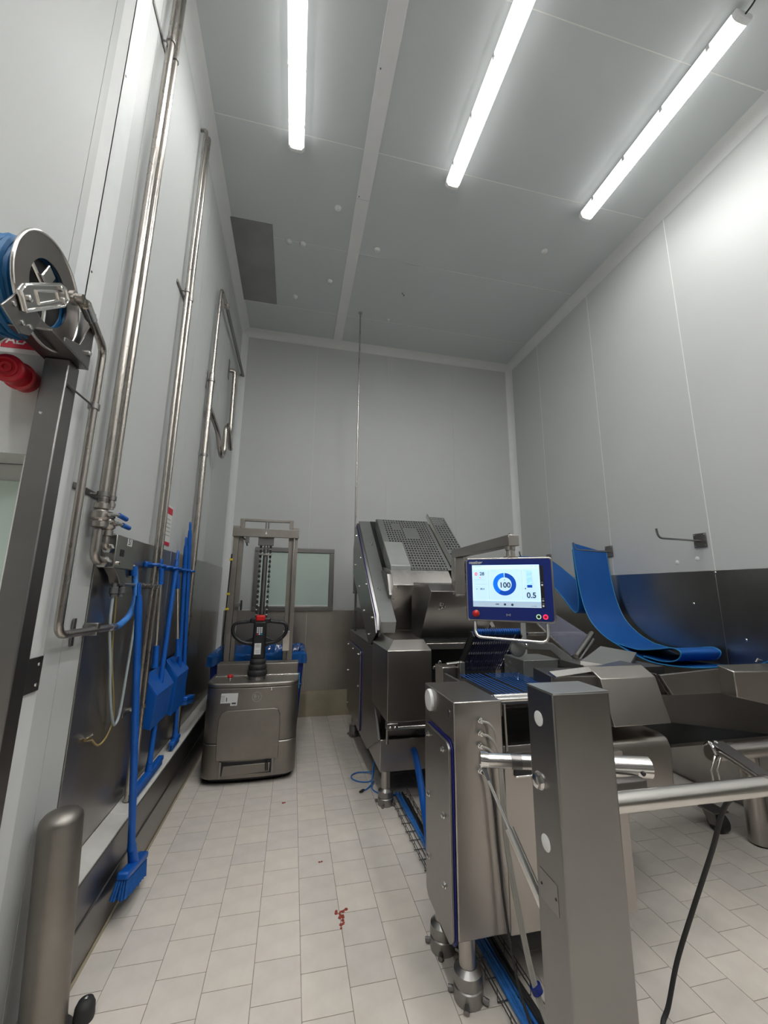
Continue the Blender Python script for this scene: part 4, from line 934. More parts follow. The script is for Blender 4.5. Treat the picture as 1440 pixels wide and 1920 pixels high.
# cutting head hood and blade cover
MB().prism([(0.905,3.78,1.835), (0.905,3.645,1.692), (0.905,4.03,1.25), (0.905,4.30,1.45), (0.905,4.25,1.90)], (0.60,0,0)).build('cutter_hood', 'steel_h', t, bev=0.004, ang=18)
MB().prism([(0.88,3.70,1.60),(0.88,3.80,1.80),(0.88,4.10,1.85),(0.88,4.20,1.35),(0.88,4.02,1.27)], (0.028,0,0)).build('hood_cheek', 'steel_m', t, bev=0.003)
bc = MB().prism([(1.105,3.255,1.697), (1.105,3.165,1.638), (1.105,3.47,1.235), (1.105,3.75,1.235), (1.105,3.72,1.72)], (0.62,0,0)).build('blade_cover', 'steel_m', t, bev=0.004, ang=18)
for x, y, z in ((1.222,3.245,1.535),(1.243,3.262,1.512),(1.215,3.27,1.505)): bolt(bc, (x, y, z), (0,-0.8,-0.6), 0.014, 'chrome', 0.016)
for x, y, z in ((0.945,3.66,1.672),(0.93,3.76,1.56),(0.925,3.98,1.31)): bolt(t, (x, y, z), (0,-0.75,-0.65), 0.008)
MB().box(1.06, 1.75, 3.20, 3.36, 1.178, 1.226).build('chamber_ledge', 'steel', t, bev=0.004)
MB().box(1.05, 1.75, 3.36, 3.66, 0.50, 1.24).build('cutting_chamber', 'dark', t, smooth=False)  # solid box, its black colour standing in for shade in the chamber
MB().box(0.76, 1.75, 3.60, 4.10, 1.155, 1.25).build('chamber_floor', 'steel', t, smooth=False)
# chamfered drive cover in front
dc = MB()
A = [(0.72,3.065,0.695),(1.066,3.065,0.695),(1.066,3.66,0.695),(0.72,3.66,0.695)]
B = [(0.72,3.065,1.193),(1.066,3.065,1.193),(1.066,3.66,1.193),(0.72,3.66,1.193)]
Cc = [(0.787,3.16,1.263),(1.035,3.16,1.263),(1.035,3.62,1.263),(0.787,3.62,1.263)]
dc.add(A+B+Cc, [(3,2,1,0)] + [(i,(i+1)%4,4+(i+1)%4,4+i) for i in range(4)] + [(4+i,4+(i+1)%4,8+(i+1)%4,8+i) for i in range(4)] + [(8,9,10,11)])
dc.build('drive_cover', 'steel', t, bev=0.003, ang=18)
MB().box(0.715, 0.80, 3.05, 3.11, 0.645, 0.692).build('cover_latch', 'steel_m', t, bev=0.004)
for x in (0.74, 0.775): bolt(t, (x, 3.05, 0.668), (0,-1,0), 0.008)
MB().tube([(0.80, 3.075, 0.655), (1.10, 3.075, 0.655)], 0.011, 10).build('latch_bar', 'steel_l', t)
MB().box(0.80, 1.05, 3.12, 3.42, 0.62, 0.70).build('latch_carrier', 'steel_d', t, smooth=False)
MB().box(0.80, 1.58, 3.45, 3.66, 0.46, 0.72).build('inner_web', 'steel_d', t, smooth=False)
MB().tube([(0.775, 3.30, 0.47), (0.775, 3.30, 0.66)], 0.012, 8).build('adjuster', 'steel_d', t)
# terminal pillar
MB().box(1.315, 1.405, 3.16, 3.245, 1.60, 1.92).build('arm_pillar', 'steel', t, bev=0.005)
MB().lathe([(0.06,0),(0.06,0.012),(0.05,0.016)], (1.36,3.20,1.598), (0,0,1), 20).build('pillar_flange', 'steel_m', t)
for x, y, z in ((1.12,3.33,1.09),(1.17,3.33,1.02),(1.22,3.33,1.06)): MB().lathe([(0.016,0),(0.016,0.03),(0.008,0.034)], (x, y, z), (0,-1,0), 8).build('chamber_fitting', 'chrome', t)

# ================================================================== CONTROL TERMINAL
ang = math.atan2(-0.29, 0.446)
TC = Vector((1.324, 2.325, 1.655)); TW, TH = 0.532, 0.40
t = thing('control_terminal', 'blue touchscreen control panel showing 100 on a swing arm', 'control panel', TC, rot=(0, 0, ang))
def tb(x0,x1,y0,y1,z0,z1): return MB().box(x0,x1,y0,y1,z0,z1)
MB().prism([(x, 0.0, z) for x, z in rrect(-TW/2, TW/2, -TH/2, TH/2, 0.022)], (0, 0.055, 0)).build('housing', 'steel', t, bev=0.006, local=True)
MB().prism([(x, -0.003, z) for x, z in rrect(-TW/2+0.011, TW/2-0.011, -TH/2+0.011, TH/2-0.011, 0.016)], (0, 0.004, 0)).build('front_plate', 'navy', t, local=True)
def U(u): return -TW/2 + u*TW
def V(v): return TH/2 - v*TH
sc = tb(U(.083), U(.852), -0.0045, -0.002, V(.775), V(.118)).build('screen', 'scr', t, smooth=False, local=True)
def sp(name, u0,u1,v0,v1, mat, d=0.0052):    # flat print on the screen, as a sub-part
    c = sc.location
    return tb(U(u0)-c.x, U(u1)-c.x, -d-c.y, -0.0044-c.y, V(v1)-c.z, V(v0)-c.z).build(name, mat, sc, smooth=False, local=True)
def sring(name, u, v, r0, r1, a0, a1, mat, d=0.0056, n=40):
    c = sc.location; mb = MB(); o = Vector((U(u)-c.x, -d-c.y, V(v)-c.z))
    for k in range(n+1):
        a = a0 + (a1-a0)*k/n
        mb.v += [o + Vector((r0*math.sin(a), 0, r0*math.cos(a))), o + Vector((r1*math.sin(a), 0, r1*math.cos(a)))]
    for k in range(n): mb.f.append([2*k, 2*k+1, 2*k+3, 2*k+2])
    return mb.build(name, mat, sc, smooth=False, local=True)
def stext(s, size, u, v, mat='scr_dk', d=0.0062):
    c = sc.location
    return lettering(s, size, (U(u)-c.x, -d-c.y, V(v)-c.z), (1,0,0), (0,0,1), 'lettering', mat, sc, local=True)
sp('screen_card', .095, .265, .185, .415, 'scr_p'); sp('screen_card', .095, .265, .435, .665, 'scr_p')
sp('screen_card', .285, .645, .185, .665, 'scr_p'); sp('screen_card', .665, .842, .185, .665, 'scr_p')
sp('screen_line', .272, .279, .20, .66, 'scr_s'); sp('screen_line', .652, .658, .20, .66, 'scr_s'); sp('screen_line', .10, .262, .42, .428, 'scr_s')
sp('screen_footer', .083, .852, .695, .775, 'scr_g'); sp('screen_line', .083, .852, .682, .695, 'scr_s')
sp('text_line', .10, .20, .135, .143, 'scr_s'); sp('text_line', .10, .24, .345, .350, 'scr_s'); sp('text_line', .10, .15, .375, .380, 'scr_s'); sp('text_line', .11, .16, .46, .468, 'scr_s')
sp('text_line', .30, .36, .205, .212, 'scr_s'); sp('text_line', .675, .73, .20, .207, 'scr_s'); sp('text_line', .76, .785, .14, .148, 'scr_s'); sp('text_line', .80, .83, .14, .148, 'scr_s')
sp('text_line', .10, .15, .728, .738, 'scr_s'); sp('text_line', .345, .385, .722, .738, 'scr_dk'); sp('text_line', .75, .80, .745, .753, 'scr_dk')
sring('ring_gauge', .458, .420, 0.0425, 0.070, 0.04, PI*1.18, 'scr_b1'); sring('ring_gauge', .458, .420, 0.0425, 0.070, PI*1.18, 2*PI-0.04, 'scr_b2')
stext('100', 0.046, .462, .437); stext('28', 0.029, .200, .258); stext('0.5', 0.046, .752, .590); stext('80.4', 0.015, .198, .497)
sring('stop_icon', .130, .258, 0.0, 0.0095, 0, 2*PI, 'scr_r', n=20); sp('icon_bar', .119, .141, .252, .264, 'scr', 0.0062)
sp('icon_mark', .165, .185, .310, .325, 'scr_r'); sring('icon_dot', .458, .352, 0.0, 0.003, 0, 2*PI, 'scr_dk', n=10); sring('icon_dot', .133, .497, 0.0, 0.003, 0, 2*PI, 'scr_dk', n=10)
sp('bar_background', .708, .768, .215, .425, 'scr_s'); sp('bar_level', .710, .766, .430, .470, 'scr_b1', 0.0058); sring('icon_dot', .690, .485, 0.0, 0.004, 0, 2*PI, 'scr_dk', n=10)
sring('icon_person', .452, .732, 0.0, 0.007, 0, 2*PI, 'scr_dk', n=14); sring('icon_gear', .535, .735, 0.0, 0.0075, 0, 2*PI, 'scr_dk', n=14)
sb = tb(U(.853), U(.893), -0.0046, -0.002, V(.775), V(.135)).build('screen_side_strip', 'black', t, smooth=False, local=True)
for v, m in ((.43,'white'),(.665,'lgrey'),(.745,'white')):
    MB().lathe([(0.006,0),(0.006,0.001)], (U(.873), -0.0046, V(v)), (0,-1,0), 14).build('touch_key', m, t, local=True)
for v in (.385, .63, .71): tb(U(.862), U(.886), -0.0052, -0.0046, V(v+.006), V(v)).build('key_caption', 'lgrey', t, smooth=False, local=True)
lettering('caseliner', 0.024, (U(.128), -0.0034, V(.072)), (1,0,0.0), (0.25,0,1), 'logo_lettering', 'paper', t, local=True)
tb(U(.075), U(.18), -0.0042, -0.0036, V(.102), V(.096)).build('logo_line', 'lgrey', t, smooth=False, local=True)
es = MB().lathe([(0.021,0),(0.021,0.006),(0.014,0.008),(0.012,0.020)], (U(.118), -0.003, V(.878)), (0,-1,0), 24).build('stop_collar', 'brass', t, local=True)
MB().lathe([(0.018,0.018),(0.0205,0.022),(0.0205,0.034),(0.016,0.040),(0.0,0.042)], (U(.118), -0.003, V(.878)), (0,-1,0), 24).build('emergency_stop', 'red', t, local=True, ang=60)
for u, m in ((.815, 'btn_g'), (.888, 'btn_r')):
    MB().ring((U(u), -0.003, V(.905)), (0,-1,0), 0.0095, 0.0145, 0.005, 28).build('button_ring', m, t, local=True)
    MB().lathe([(0.0095,0),(0.0095,0.004),(0.006,0.005)], (U(u), -0.003, V(.905)), (0,-1,0), 20).build('button_cap', 'black' if m == 'btn_g' else 'red', t, local=True)
for s in (-1, 1):
    for r in (0.007, 0.012):
        MB().tube([(U(.485)+s*r*math.cos(a), -0.0036, V(.89)+r*math.sin(a)) for a in (-0.7,-0.35,0,0.35,0.7)], 0.0014, 6).build('antenna_mark', 'lgrey', t, local=True)
MB().lathe([(0.003,0),(0.003,0.001)], (U(.485), -0.003, V(.89)), (0,-1,0), 10).build('antenna_mark', 'lgrey', t, local=True)
MB().tube(fillet([(-0.215, 0.02, -TH/2+0.002), (-0.215, -0.01, -TH/2-0.095), (0.215, -0.01, -TH/2-0.112), (0.215, 0.02, -TH/2+0.002)], 0.05, 8), 0.0105, 12).build('grab_handle', 'steel_l', t, local=True)
MB().lathe([(0.045,0),(0.045,0.008),(0.03,0.010),(0.026,0.045),(0.032,0.050),(0.032,0.075)], (0.02, 0.045, TH/2), (0,0,1), 24).build('swivel_joint', 'steel', t, local=True)
# arm (world coordinates): from above the panel back to the pillar
p1 = WORLD[t] @ Vector((0.02, 0.045, TH/2 + 0.11)); p0 = Vector((1.36, 3.2, 1.955))
d = (p0-p1); L = d.length; ry = d.normalized(); rx = ry.cross(Vector((0,0,1))).normalized(); rz = rx.cross(ry)
arm_ = MB().obox((p0+p1)/2, (0.076, L+0.10, 0.07), Matrix((rx, ry, rz)).transposed()).build('swing_arm', 'steel', t, bev=0.004)
MB().lathe([(0.012,0),(0.012,0.012),(0.006,0.016)], p1 + Vector((0,0,0.036)), (0,0,1), 6).build('arm_bolt', 'chrome', arm_)

# ================================================================== CONVEYOR UNIT (nearer, low)
t = thing('conveyor_unit', 'stainless conveyor drive cabinet with round white cap beside the post', 'machine', (1.15, 2.0, 0))
col = MB().box(0.72, 0.952, 1.785, 2.185, 0.258, 1.156).build('drive_column', 'steel', t, bev=0.005)
MB().box(0.952, 1.575, 1.787, 2.25, 0.245, 0.90).build('front_panel', 'steel', t, bev=0.004)
MB().box(1.15, 1.57, 2.20, 3.0, 0.26, 0.42).build('bottom_beam', 'steel_m', t, bev=0.004)
side_cover(t, 1.800, 2.125, 0.225, 0.985, 0.045, 0.718, [(2.065,0.942),(1.866,0.942),(2.066,0.674),(1.870,0.674),(2.076,0.406),(1.868,0.411)])
MB().lathe([(0.052,0),(0.052,0.010),(0.048,0.016),(0.0,0.018)], (0.72, 2.09, 1.093), (-1,0,0), 36).build('round_cap', 'white', t, ang=50)
MB().lathe([(0.018,0),(0.018,0.002),(0.014,0.003)], (0.72, 1.845, 1.097), (-1,0,0), 20).build('blind_plug', 'steel_d', t)
foot(t, 0.792, 1.87, 0.262); foot(t, 0.775, 2.115, 0.262); foot(t, 1.50, 1.90, 0.262); foot(t, 1.50, 2.85, 0.262)
for z, x in ((1.078,0.842),(1.026,0.840),(0.976,0.838),(0.878,0.834)):
    f = MB().lathe([(0.013,0),(0.013,0.010),(0.009,0.012),(0.009,0.024)], (x, 1.785, z), (0,-1,0), 8).build('hose_fitting', 'chrome', t)
def hz(z, x, off): return spline([(x, 1.765, z), (x+0.03, 1.745, z-0.01), (x+0.062+off, 1.742, z-0.07), (0.915+off, 1.742, 0.80), (0.925+off, 1.742, 0.60), (0.955+off, 1.72, 0.36), (0.985+off, 1.68, 0.15), (1.02+off, 1.60, 0.03), (1.05+off, 1.45, 0.02)])
for i, (z, x) in enumerate(((1.078,0.842),(1.026,0.840),(0.976,0.838))):
    MB().tube(hz(z, x, i*0.007-0.005), 0.0055, 8).build('air_hose', 'greyhose', t)
MB().tube(spline([(0.834,1.765,0.878), (0.85,1.745,0.86), (0.875,1.742,0.76), (0.89,1.742,0.55), (0.905,1.735,0.36), (0.925,1.70,0.16), (0.95,1.62,0.04), (0.97,1.50,0.03)]), 0.0052, 8).build('signal_cable', 'rubber', t)
MB().ring((0.988, 1.685, 0.155), (0.35,-0.3,-0.9), 0.006, 0.022, 0.022, 14).build('hose_tie', 'navy', t)
MB().box(1.0, 1.20, 1.780, 1.790, 0.842, 0.872).build('grip_slot', 'dark', t, smooth=False)  # dark strip on the panel, the slot's shade as colour
MB().box(1.0, 1.20, 1.770, 1.788, 0.836, 0.844).build('slot_lip', 'steel_l', t, bev=0.002)
# conveyor bed with round belts
for x0, x1 in ((0.965, 0.985), (1.455, 1.475)): MB().box(x0, x1, 1.84, 2.55, 1.07, 1.128).build('bed_rail', 'steel_m', t, bev=0.003)
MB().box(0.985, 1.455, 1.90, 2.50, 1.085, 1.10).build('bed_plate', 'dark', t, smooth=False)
for y, z, r in ((1.835,1.142,0.011),(1.862,1.150,0.012),(1.905,1.135,0.014)): MB().cyl((0.955, y, z), (1.475, y, z), r, 14).build('front_bar', 'steel_l', t)
c0 = None
for k in range(26):
    x = 1.02 + k*0.0255 + (0.018 if k > 5 else 0) + (0.02 if k > 14 else 0)
    if x > 1.415: break
    if c0 is None: c0 = MB().tube([(x, 1.88, 1.142), (x, 2.42, 1.142)], 0.0021, 6).build('round_belt', 'cord', t)
    else: copy_part(c0, t, (x-1.02, 0, 0))
MB().box(0.962, 1.50, 2.10, 2.12, 0.90, 1.07).build('cavity_shade', 'dark', t, smooth=False)  # near-black sheet painting the shade of the cavity under the bed
MB().prism([(1.0,1.83,1.125),(1.48,1.83,1.125),(1.48,2.08,1.02),(1.0,2.08,1.02)], (0,0.004,-0.004)).build('inner_slide', 'steel_d', t)
rd = MB().cyl((0.985, 1.815, 0.925), (0.982, 1.815, 1.13), 0.0065, 10).build('tie_rod', 'steel', t)
MB().lathe([(0.018,0),(0.018,0.012),(0.010,0.016),(0.006,0.034)], (0.985, 1.815, 0.90), (0,0,1), 12).build('rod_nut', 'chrome', rd)
MB().box(0.99, 1.55, 1.86, 1.90, 0.90, 0.935).build('cross_rail', 'steel_d', t, bev=0.003)
# side housing carrying the outfeed
MB().prism([(1.57,1.99,0.56),(1.57,1.98,0.82),(1.57,2.0,0.86),(1.57,2.04,0.875),(1.57,2.45,0.875),(1.57,2.45,0.56)], (0.49,0,0)).build('side_housing', 'steel', t, bev=0.012, seg=3)
MB().box(0.985, 1.10, 2.62, 2.76, 1.03, 1.148).build('roller_block', 'steel', t, bev=0.004)
MB().box(1.08, 1.115, 2.55, 2.60, 1.05, 1.19).build('roller_latch', 'steel_m', t, bev=0.004)
MB().tube([(1.00, 2.58, 1.175), (1.10, 2.57, 1.185)], 0.010, 8).build('latch_lever', 'steel_l', t)

# ---- flipped-up round-belt conveyor
t = thing('tilting_conveyor', 'flipped-up narrow conveyor of dark cords with blue roller under the touchscreen', 'conveyor', (1.43, 2.83, 1.05))
def tg(x, k, off=0.0): return Vector((x, 2.695 + 0.27*k - off*0.72, 1.345 - 0.285*k + off*0.69*0 - off*0.69))
for x in (1.235, 1.60): 
    MB().prism([tg(x,-0.03,-0.02), tg(x,1.05,-0.02), tg(x,1.05,0.03), tg(x,-0.03,0.03)], (0.012,0,0)).build('side_plate', 'dark', t, bev=0.002)
rl = MB().cyl((1.25, 2.69, 1.362), (1.60, 2.69, 1.362), 0.017, 14).build('top_roller', 'blue', t)
for k in range(20): MB().ring((1.256+k*0.0175, 2.69, 1.362), (1,0,0), 0.016, 0.022, 0.009, 14).build('roller_ring', 'cord', rl)
c0 = None
for k in range(20):
    x = 1.26 + k*0.0175
    if c0 is None: c0 = MB().tube([tg(x,0,0.01), tg(x,1,0.01)], 0.0040, 6).build('drive_cord', 'bin', t)
    else: copy_part(c0, t, (k*0.0175, 0, 0))
for k in (0.22, 0.50, 0.74, 0.92): MB().prism([tg(1.245,k,-0.004), tg(1.245,k+0.06,-0.004), tg(1.60,k+0.06,-0.004), tg(1.60,k,-0.004)], (0,0.006,0.006)).build('cross_bar', 'steel_l', t)
MB().prism([tg(1.245,0.05,-0.04), tg(1.60,0.05,-0.04), tg(1.60,1.0,-0.04), tg(1.245,1.0,-0.04)], (0,0.004,0.004)).build('back_sheet', 'dark', t, smooth=False)
for sx in (1.245, 1.59): MB().tube([(sx, 2.95, 0.90), (sx, 2.94, 1.08)], 0.012, 8).build('stand', 'steel_d', t)
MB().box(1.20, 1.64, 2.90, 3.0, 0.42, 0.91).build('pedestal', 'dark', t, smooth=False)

# ================================================================== OUTFEED GUARD GROUP
t = thing('outfeed_guard', 'folded steel hood and swing brackets of the outfeed, behind the square post', 'machine hood', (1.8, 2.2, 0.87))
hd_ = MB()
F = [(1.37,2.0,1.176),(2.03,2.0,1.176)]; 
hd_.prism([(1.665,2.0,1.178),(1.665,1.93,0.955),(1.665,2.35,0.955),(1.665,2.35,1.225),(1.665,2.085,1.225)], (0.36,0,0))
hd_.build('front_hood', 'steel', t, bev=0.004, ang=18)
MB().hexa([(1.37,2.03,1.0),(1.667,2.03,1.0),(1.667,2.2,1.0),(1.37,2.2,1.0)], [(1.385,2.03,1.195),(1.667,2.03,1.185),(1.667,2.2,1.20),(1.385,2.2,1.21)]).build('hood_wing', 'steel_d', t, bev=0.003)
MB().prism([(1.365,2.02,1.222),(1.665,2.085,1.228),(1.665,2.06,1.205),(1.395,2.0,1.198)], (0,0.012,-0.012)).build('wing_edge', 'steel_l', t)
MB().prism([(1.655,2.14,1.248),(1.975,2.14,1.196),(2.33,2.43,1.240),(2.045,2.43,1.288)], (0,0.01,-0.035)).build('tilted_plate', 'guard', t, bev=0.003)
MB().prism([(1.655,2.138,1.250),(1.978,2.138,1.198),(1.968,2.128,1.178),(1.645,2.128,1.230)], (0,0.006,-0.004)).build('plate_edge', 'steel_l', t)
MB().box(1.66, 2.30, 2.20, 2.48, 0.876, 1.19).build('plate_support', 'steel_d', t, smooth=False)
MB().box(1.42, 1.68, 2.36, 2.60, 1.02, 1.222).build('drive_box', 'guard', t, bev=0.004)
MB().prism([(1.33,2.34,1.305),(1.43,2.34,1.345),(1.62,2.34,1.325),(1.70,2.34,1.27),(1.80,2.34,1.20),(1.86,2.34,1.12),(1.80,2.34,1.10),(1.74,2.34,1.16),(1.66,2.34,1.235),(1.60,2.34,1.28),(1.42,2.34,1.29),(1.36,2.34,1.27)], (0,0.016,0)).build('swing_bracket', 'guard', t, bev=0.004)
MB().lathe([(0.05,0),(0.05,0.02),(0.042,0.024)], (1.365,2.335,1.30), (0,-1,0), 24).build('bracket_hub', 'guard', t)
MB().lathe([(0.06,0),(0.06,0.02),(0.05,0.024)], (1.82,2.335,1.135), (0,-1,0), 24).build('bracket_hub', 'guard', t)
for x, z in ((1.43,1.318),(1.74,1.20),(1.80,1.115),(1.845,1.16)): bolt(t, (x, 2.335, z), (0,-1,0), 0.008)
for dz in (0.0, 0.045): MB().cyl((1.78,2.34,1.195+dz), (2.06,2.52,1.315+dz), 0.017, 14).build('hinge_rod', 'steel_m', t)
MB().box(1.60, 2.05, 2.58, 2.60, 1.345, 1.365).build('guard_rail', 'steel_l', t, bev=0.002)
MB().prism([(1.52,2.50,1.55),(1.72,2.50,1.52),(1.86,2.50,1.44),(2.04,2.50,1.335),(1.96,2.50,1.25),(1.855,2.50,1.215)], (0,0.006,0)).build('clear_guard', 'smoked', t)
MB().tube([(1.50,2.495,1.545), (1.86,2.495,1.215)], 0.006, 8).build('guard_edge', 'steel_l', t)
MB().tube([(1.33,2.42,1.20), (1.41,2.42,1.09), (1.44,2.42,1.05)], 0.005, 8).build('spring_wire', 'steel_l', t)
MB().tube([(1.36,2.42,1.21), (1.42,2.42,1.14), (1.40,2.40,1.10)], 0.005, 8).build('spring_wire', 'steel_l', t)

# ================================================================== LIFT FRAME (square post in the foreground)
t = thing('lift_frame', 'square steel post with tubular lift frame in right foreground', 'lift frame', (0.885, 1.22, 0))
po = MB().box(0.784, 0.985, 1.15, 1.292, 0.0, 1.337).build('square_post', 'steel_p', t, bev=0.006, seg=3)
MB().box(0.7845, 0.9845, 1.1505, 1.2915, 1.336, 1.3385).build('post_lid', 'guard', t, bev=0.001)
for z in (1.246, 0.899): MB().lathe([(0.0225,0),(0.0225,0.0015),(0.021,0.002)], (0.784, 1.231, z), (-1,0,0), 28).build('white_plug', 'white', po)
hb = MB().lathe([(0.026,0),(0.026,0.003)], (0.784, 1.243, 1.064), (-1,0,0), 24).build('bolt_washer', 'chrome', po)
MB().lathe([(0.021,0.003),(0.021,0.018),(0.015,0.021)], (0.784, 1.243, 1.064), (-1,0,0), 6).build('hex_bolt', 'chrome', po)
np_ = MB().box(0.7825, 0.784, 1.187, 1.273, 0.735, 0.815).build('name_plate', 'steel_m', po, bev=0.0008)
for y, z in ((1.265,0.775),(1.196,0.775)): MB().lathe([(0.004,0),(0.003,0.002)], (0.7825, y, z), (-1,0,0), 8).build('rivet', 'dark', po)
MB().box(0.74, 1.03, 1.10, 1.34, 0.0, 0.012).build('foot_plate', 'steel_m', t, bev=0.002)
a, b = Vector((0.765, 1.60, 0.990)), Vector((1.352, 1.41, 0.992))
MB().cyl(a, b, 0.0265, 24).build('pivot_tube', 'steel_l', t)
MB().cyl(lerp(a,b,0.62), lerp(a,b,1.0), 0.036, 28).build('pivot_sleeve', 'steel_l', t)
MB().cyl(lerp(a,b,0.95) + Vector((-0.02,-0.036,-0.01)), lerp(a,b,0.95) + Vector((-0.02,-0.030,-0.008)), 0.008, 12).build('sleeve_hole', 'dark', t)  # dark disc on the sleeve, shade of the hole given as colour
MB().cyl(lerp(a,b,0.17), lerp(a,b,0.235), 0.0272, 24).build('notched_collar', 'steel_d', t)
MB().cyl(a + Vector((-0.012,0.004,0.002)), a + Vector((0.016,-0.005,0.0)), 0.030, 20).build('knuckle', 'chrome', t)
MB().box(1.0, 1.29, 1.36, 1.40, 0.93, 0.975).build('sleeve_block', 'steel_d', t, bev=0.003)
MB().cyl((0.98, 1.30, 0.947), (1.765, 1.30, 0.942), 0.0315, 28).build('front_tube', 'steel_l', t)
MB().lathe([(0.034,0),(0.034,0.05),(0.030,0.056)], (1.75,1.30,0.942), (1,0,0), 24).build('tube_end', 'steel', t)
MB().cyl((1.775, 1.30, 0.945), (2.02, 1.70, 0.91), 0.014, 14).build('link_rod', 'steel_m', t)
MB().prism([(1.74,1.30,0.965),(1.80,1.30,0.965),(2.07,1.70,0.935),(2.0,1.70,0.935)], (0,0,0.006)).build('link_plate', 'steel_m', t)
MB().cyl((1.985, 1.70, 0.893), (2.95, 1.70, 0.885), 0.034, 24).build('rear_tube', 'steel', t)
for x in (1.975, 2.01):
    MB().tube(spline([(x, 1.66, 0.90), (x, 1.675, 0.93), (x+0.012, 1.70, 0.94), (x+0.02, 1.735, 0.915)]), 0.008, 8).build('cable_clip', 'chrome', t)
    MB().tube([(x-0.01, 1.66, 0.895), (x-0.05, 1.655, 0.84), (x-0.045, 1.655, 0.76)], 0.005, 8).build('clip_wire', 'steel_l', t)
MB().box(2.85, 2.95, 1.64, 1.76, 0.0, 0.86).build('rear_post', 'steel_m', t, bev=0.004)
# gas strut
s0, s1 = Vector((0.757, 1.592, 0.968)), Vector((0.849, 1.311, 0.60))
st = MB().cyl(lerp(s0,s1,0.10), lerp(s0,s1,0.52), 0.0062, 12).build('strut_rod', 'chrome', t)
MB().prism([s0+Vector((-0.012,0,0.012)), s0+Vector((0.010,0,0.014)), lerp(s0,s1,0.16)+Vector((0.008,0,0)), lerp(s0,s1,0.16)+Vector((-0.004,0,0))], (0,0.006,0)).build('strut_eye', 'chrome', t, bev=0.001)
MB().cyl(lerp(s0,s1,0.42), lerp(s0,s1,1.0), 0.0165, 20).build('strut_cylinder', 'steel_l', t)

# ================================================================== COLLECTING TROUGH on the right
t = thing('collecting_trough', 'shaded steel trough jutting in at right edge below the hanging belt', 'trough', (2.7, 2.2, 0))
MB().slab([(2.14,2.10,1.166),(2.96,2.10,1.207),(3.02,2.10,1.045),(2.215,2.10,1.052)], -0.02).build('front_rim', 'steel_m', t, bev=0.003)
MB().slab([(2.165,2.12,1.056),(3.34,2.12,1.045),(3.34,2.34,0.69),(2.42,2.34,0.828)], -0.012).build('lower_front', 'steel_shade', t, bev=0.003)
MB().slab([(2.13,2.10,1.166),(2.20,2.10,1.052),(2.44,2.34,0.828),(2.44,2.60,0.828),(2.13,2.60,1.166)], 0.01).build('end_wall', 'steel_shade', t, bev=0.002)
MB().box(2.42, 3.34, 2.33, 2.75, 0.67, 0.69).build('trough_floor', 'steel_shade', t, smooth=False)
MB().slab([(2.13,2.60,1.15),(3.05,2.60,1.0),(3.05,2.75,0.72),(2.42,2.75,0.82)], 0.01).build('rear_wall', 'steel_shade', t)
MB().hexa([(2.575,1.99,1.045),(2.98,1.99,0.955),(2.98,2.09,0.955),(2.575,2.09,1.045)], [(2.578,1.99,1.188),(2.98,1.99,1.18),(2.98,2.09,1.21),(2.578,2.09,1.21)]).build('lip_box', 'steel', t, bev=0.006)
MB().tube([(2.95,2.095,1.225),(2.92,2.095,1.235),(2.90,2.095,1.215)], 0.006, 8).build('lip_hook', 'chrome', t)
MB().cyl((3.14, 2.42, 0.012), (3.14, 2.42, 0.68), 0.06, 24).build('leg', 'steel', t)
MB().box(3.0, 3.22, 2.36, 2.74, 0.64, 0.672).build('leg_bracket', 'steel_d', t)
for y in (2.62,):
    ck = MB().cyl((2.985, y-0.03, 0.062), (3.045, y-0.03, 0.062), 0.062, 20).build('caster_wheel', 'rubber', t)
    MB().prism([(2.968,y-0.06,0.05),(2.968,y+0.0,0.04),(2.968,y+0.05,0.13),(2.968,y-0.05,0.13)], (0.008,0,0)).build('caster_fork', 'steel_d', ck)
    MB().box(2.95, 3.08, y-0.06, y+0.06, 0.125, 0.135).build('caster_plate', 'steel_m', ck)

# ================================================================== BLUE BELTS on the right wall hooks
def belt(name, label, prof, x0, x1, th=0.006, zslant=None):
    t = thing(name, label, 'belt', ((x0+x1)/2, prof[0][0], min(p[1] for p in prof)), group='blue conveyor belts hung on hooks')
    pr = spline([(0, y, z) for y, z in prof], 8); mb = MB(); n = len(pr)
    for lv in (0, 1):
        for i, p in enumerate(pr):
            tg_ = (pr[min(i+1,n-1)] - pr[max(i-1,0)]).normalized(); nr = Vector((0, -tg_.z, tg_.y))
            q = p + nr*th*lv
            for x in (x0, x1):
                dz = zslant(i/(n-1), x) if zslant else 0
                mb.v.append(Vector((x, q.y, q.z + dz)))
    def id_(lv, i, s): return lv*2*n + i*2 + s
    for i in range(n-1):
        mb.f.append([id_(0,i,0), id_(0,i,1), id_(0,i+1,1), id_(0,i+1,0)])
        mb.f.append([id_(1,i,0), id_(1,i+1,0), id_(1,i+1,1), id_(1,i,1)])
        for s in (0, 1): mb.f.append([id_(0,i,s), id_(0,i+1,s), id_(1,i+1,s), id_(1,i,s)])
    for i in (0, n-1): mb.f.append([id_(0,i,0), id_(0,i,1), id_(1,i,1), id_(1,i,0)])
    b = mb.build('belt_body', 'belt', t, ang=60)
    for x in (x0, x1):
        MB().tube([Vector((x, p.y, p.z + (zslant(i/(n-1), x) if zslant else 0))) for i, p in enumerate(pr)], 0.0052, 6).build('belt_edge', 'belt_e', t)
    return t
sl = lambda k, x: (0.10*(3.52-x)/0.44 - 0.04)*max(0, 1-k*5)
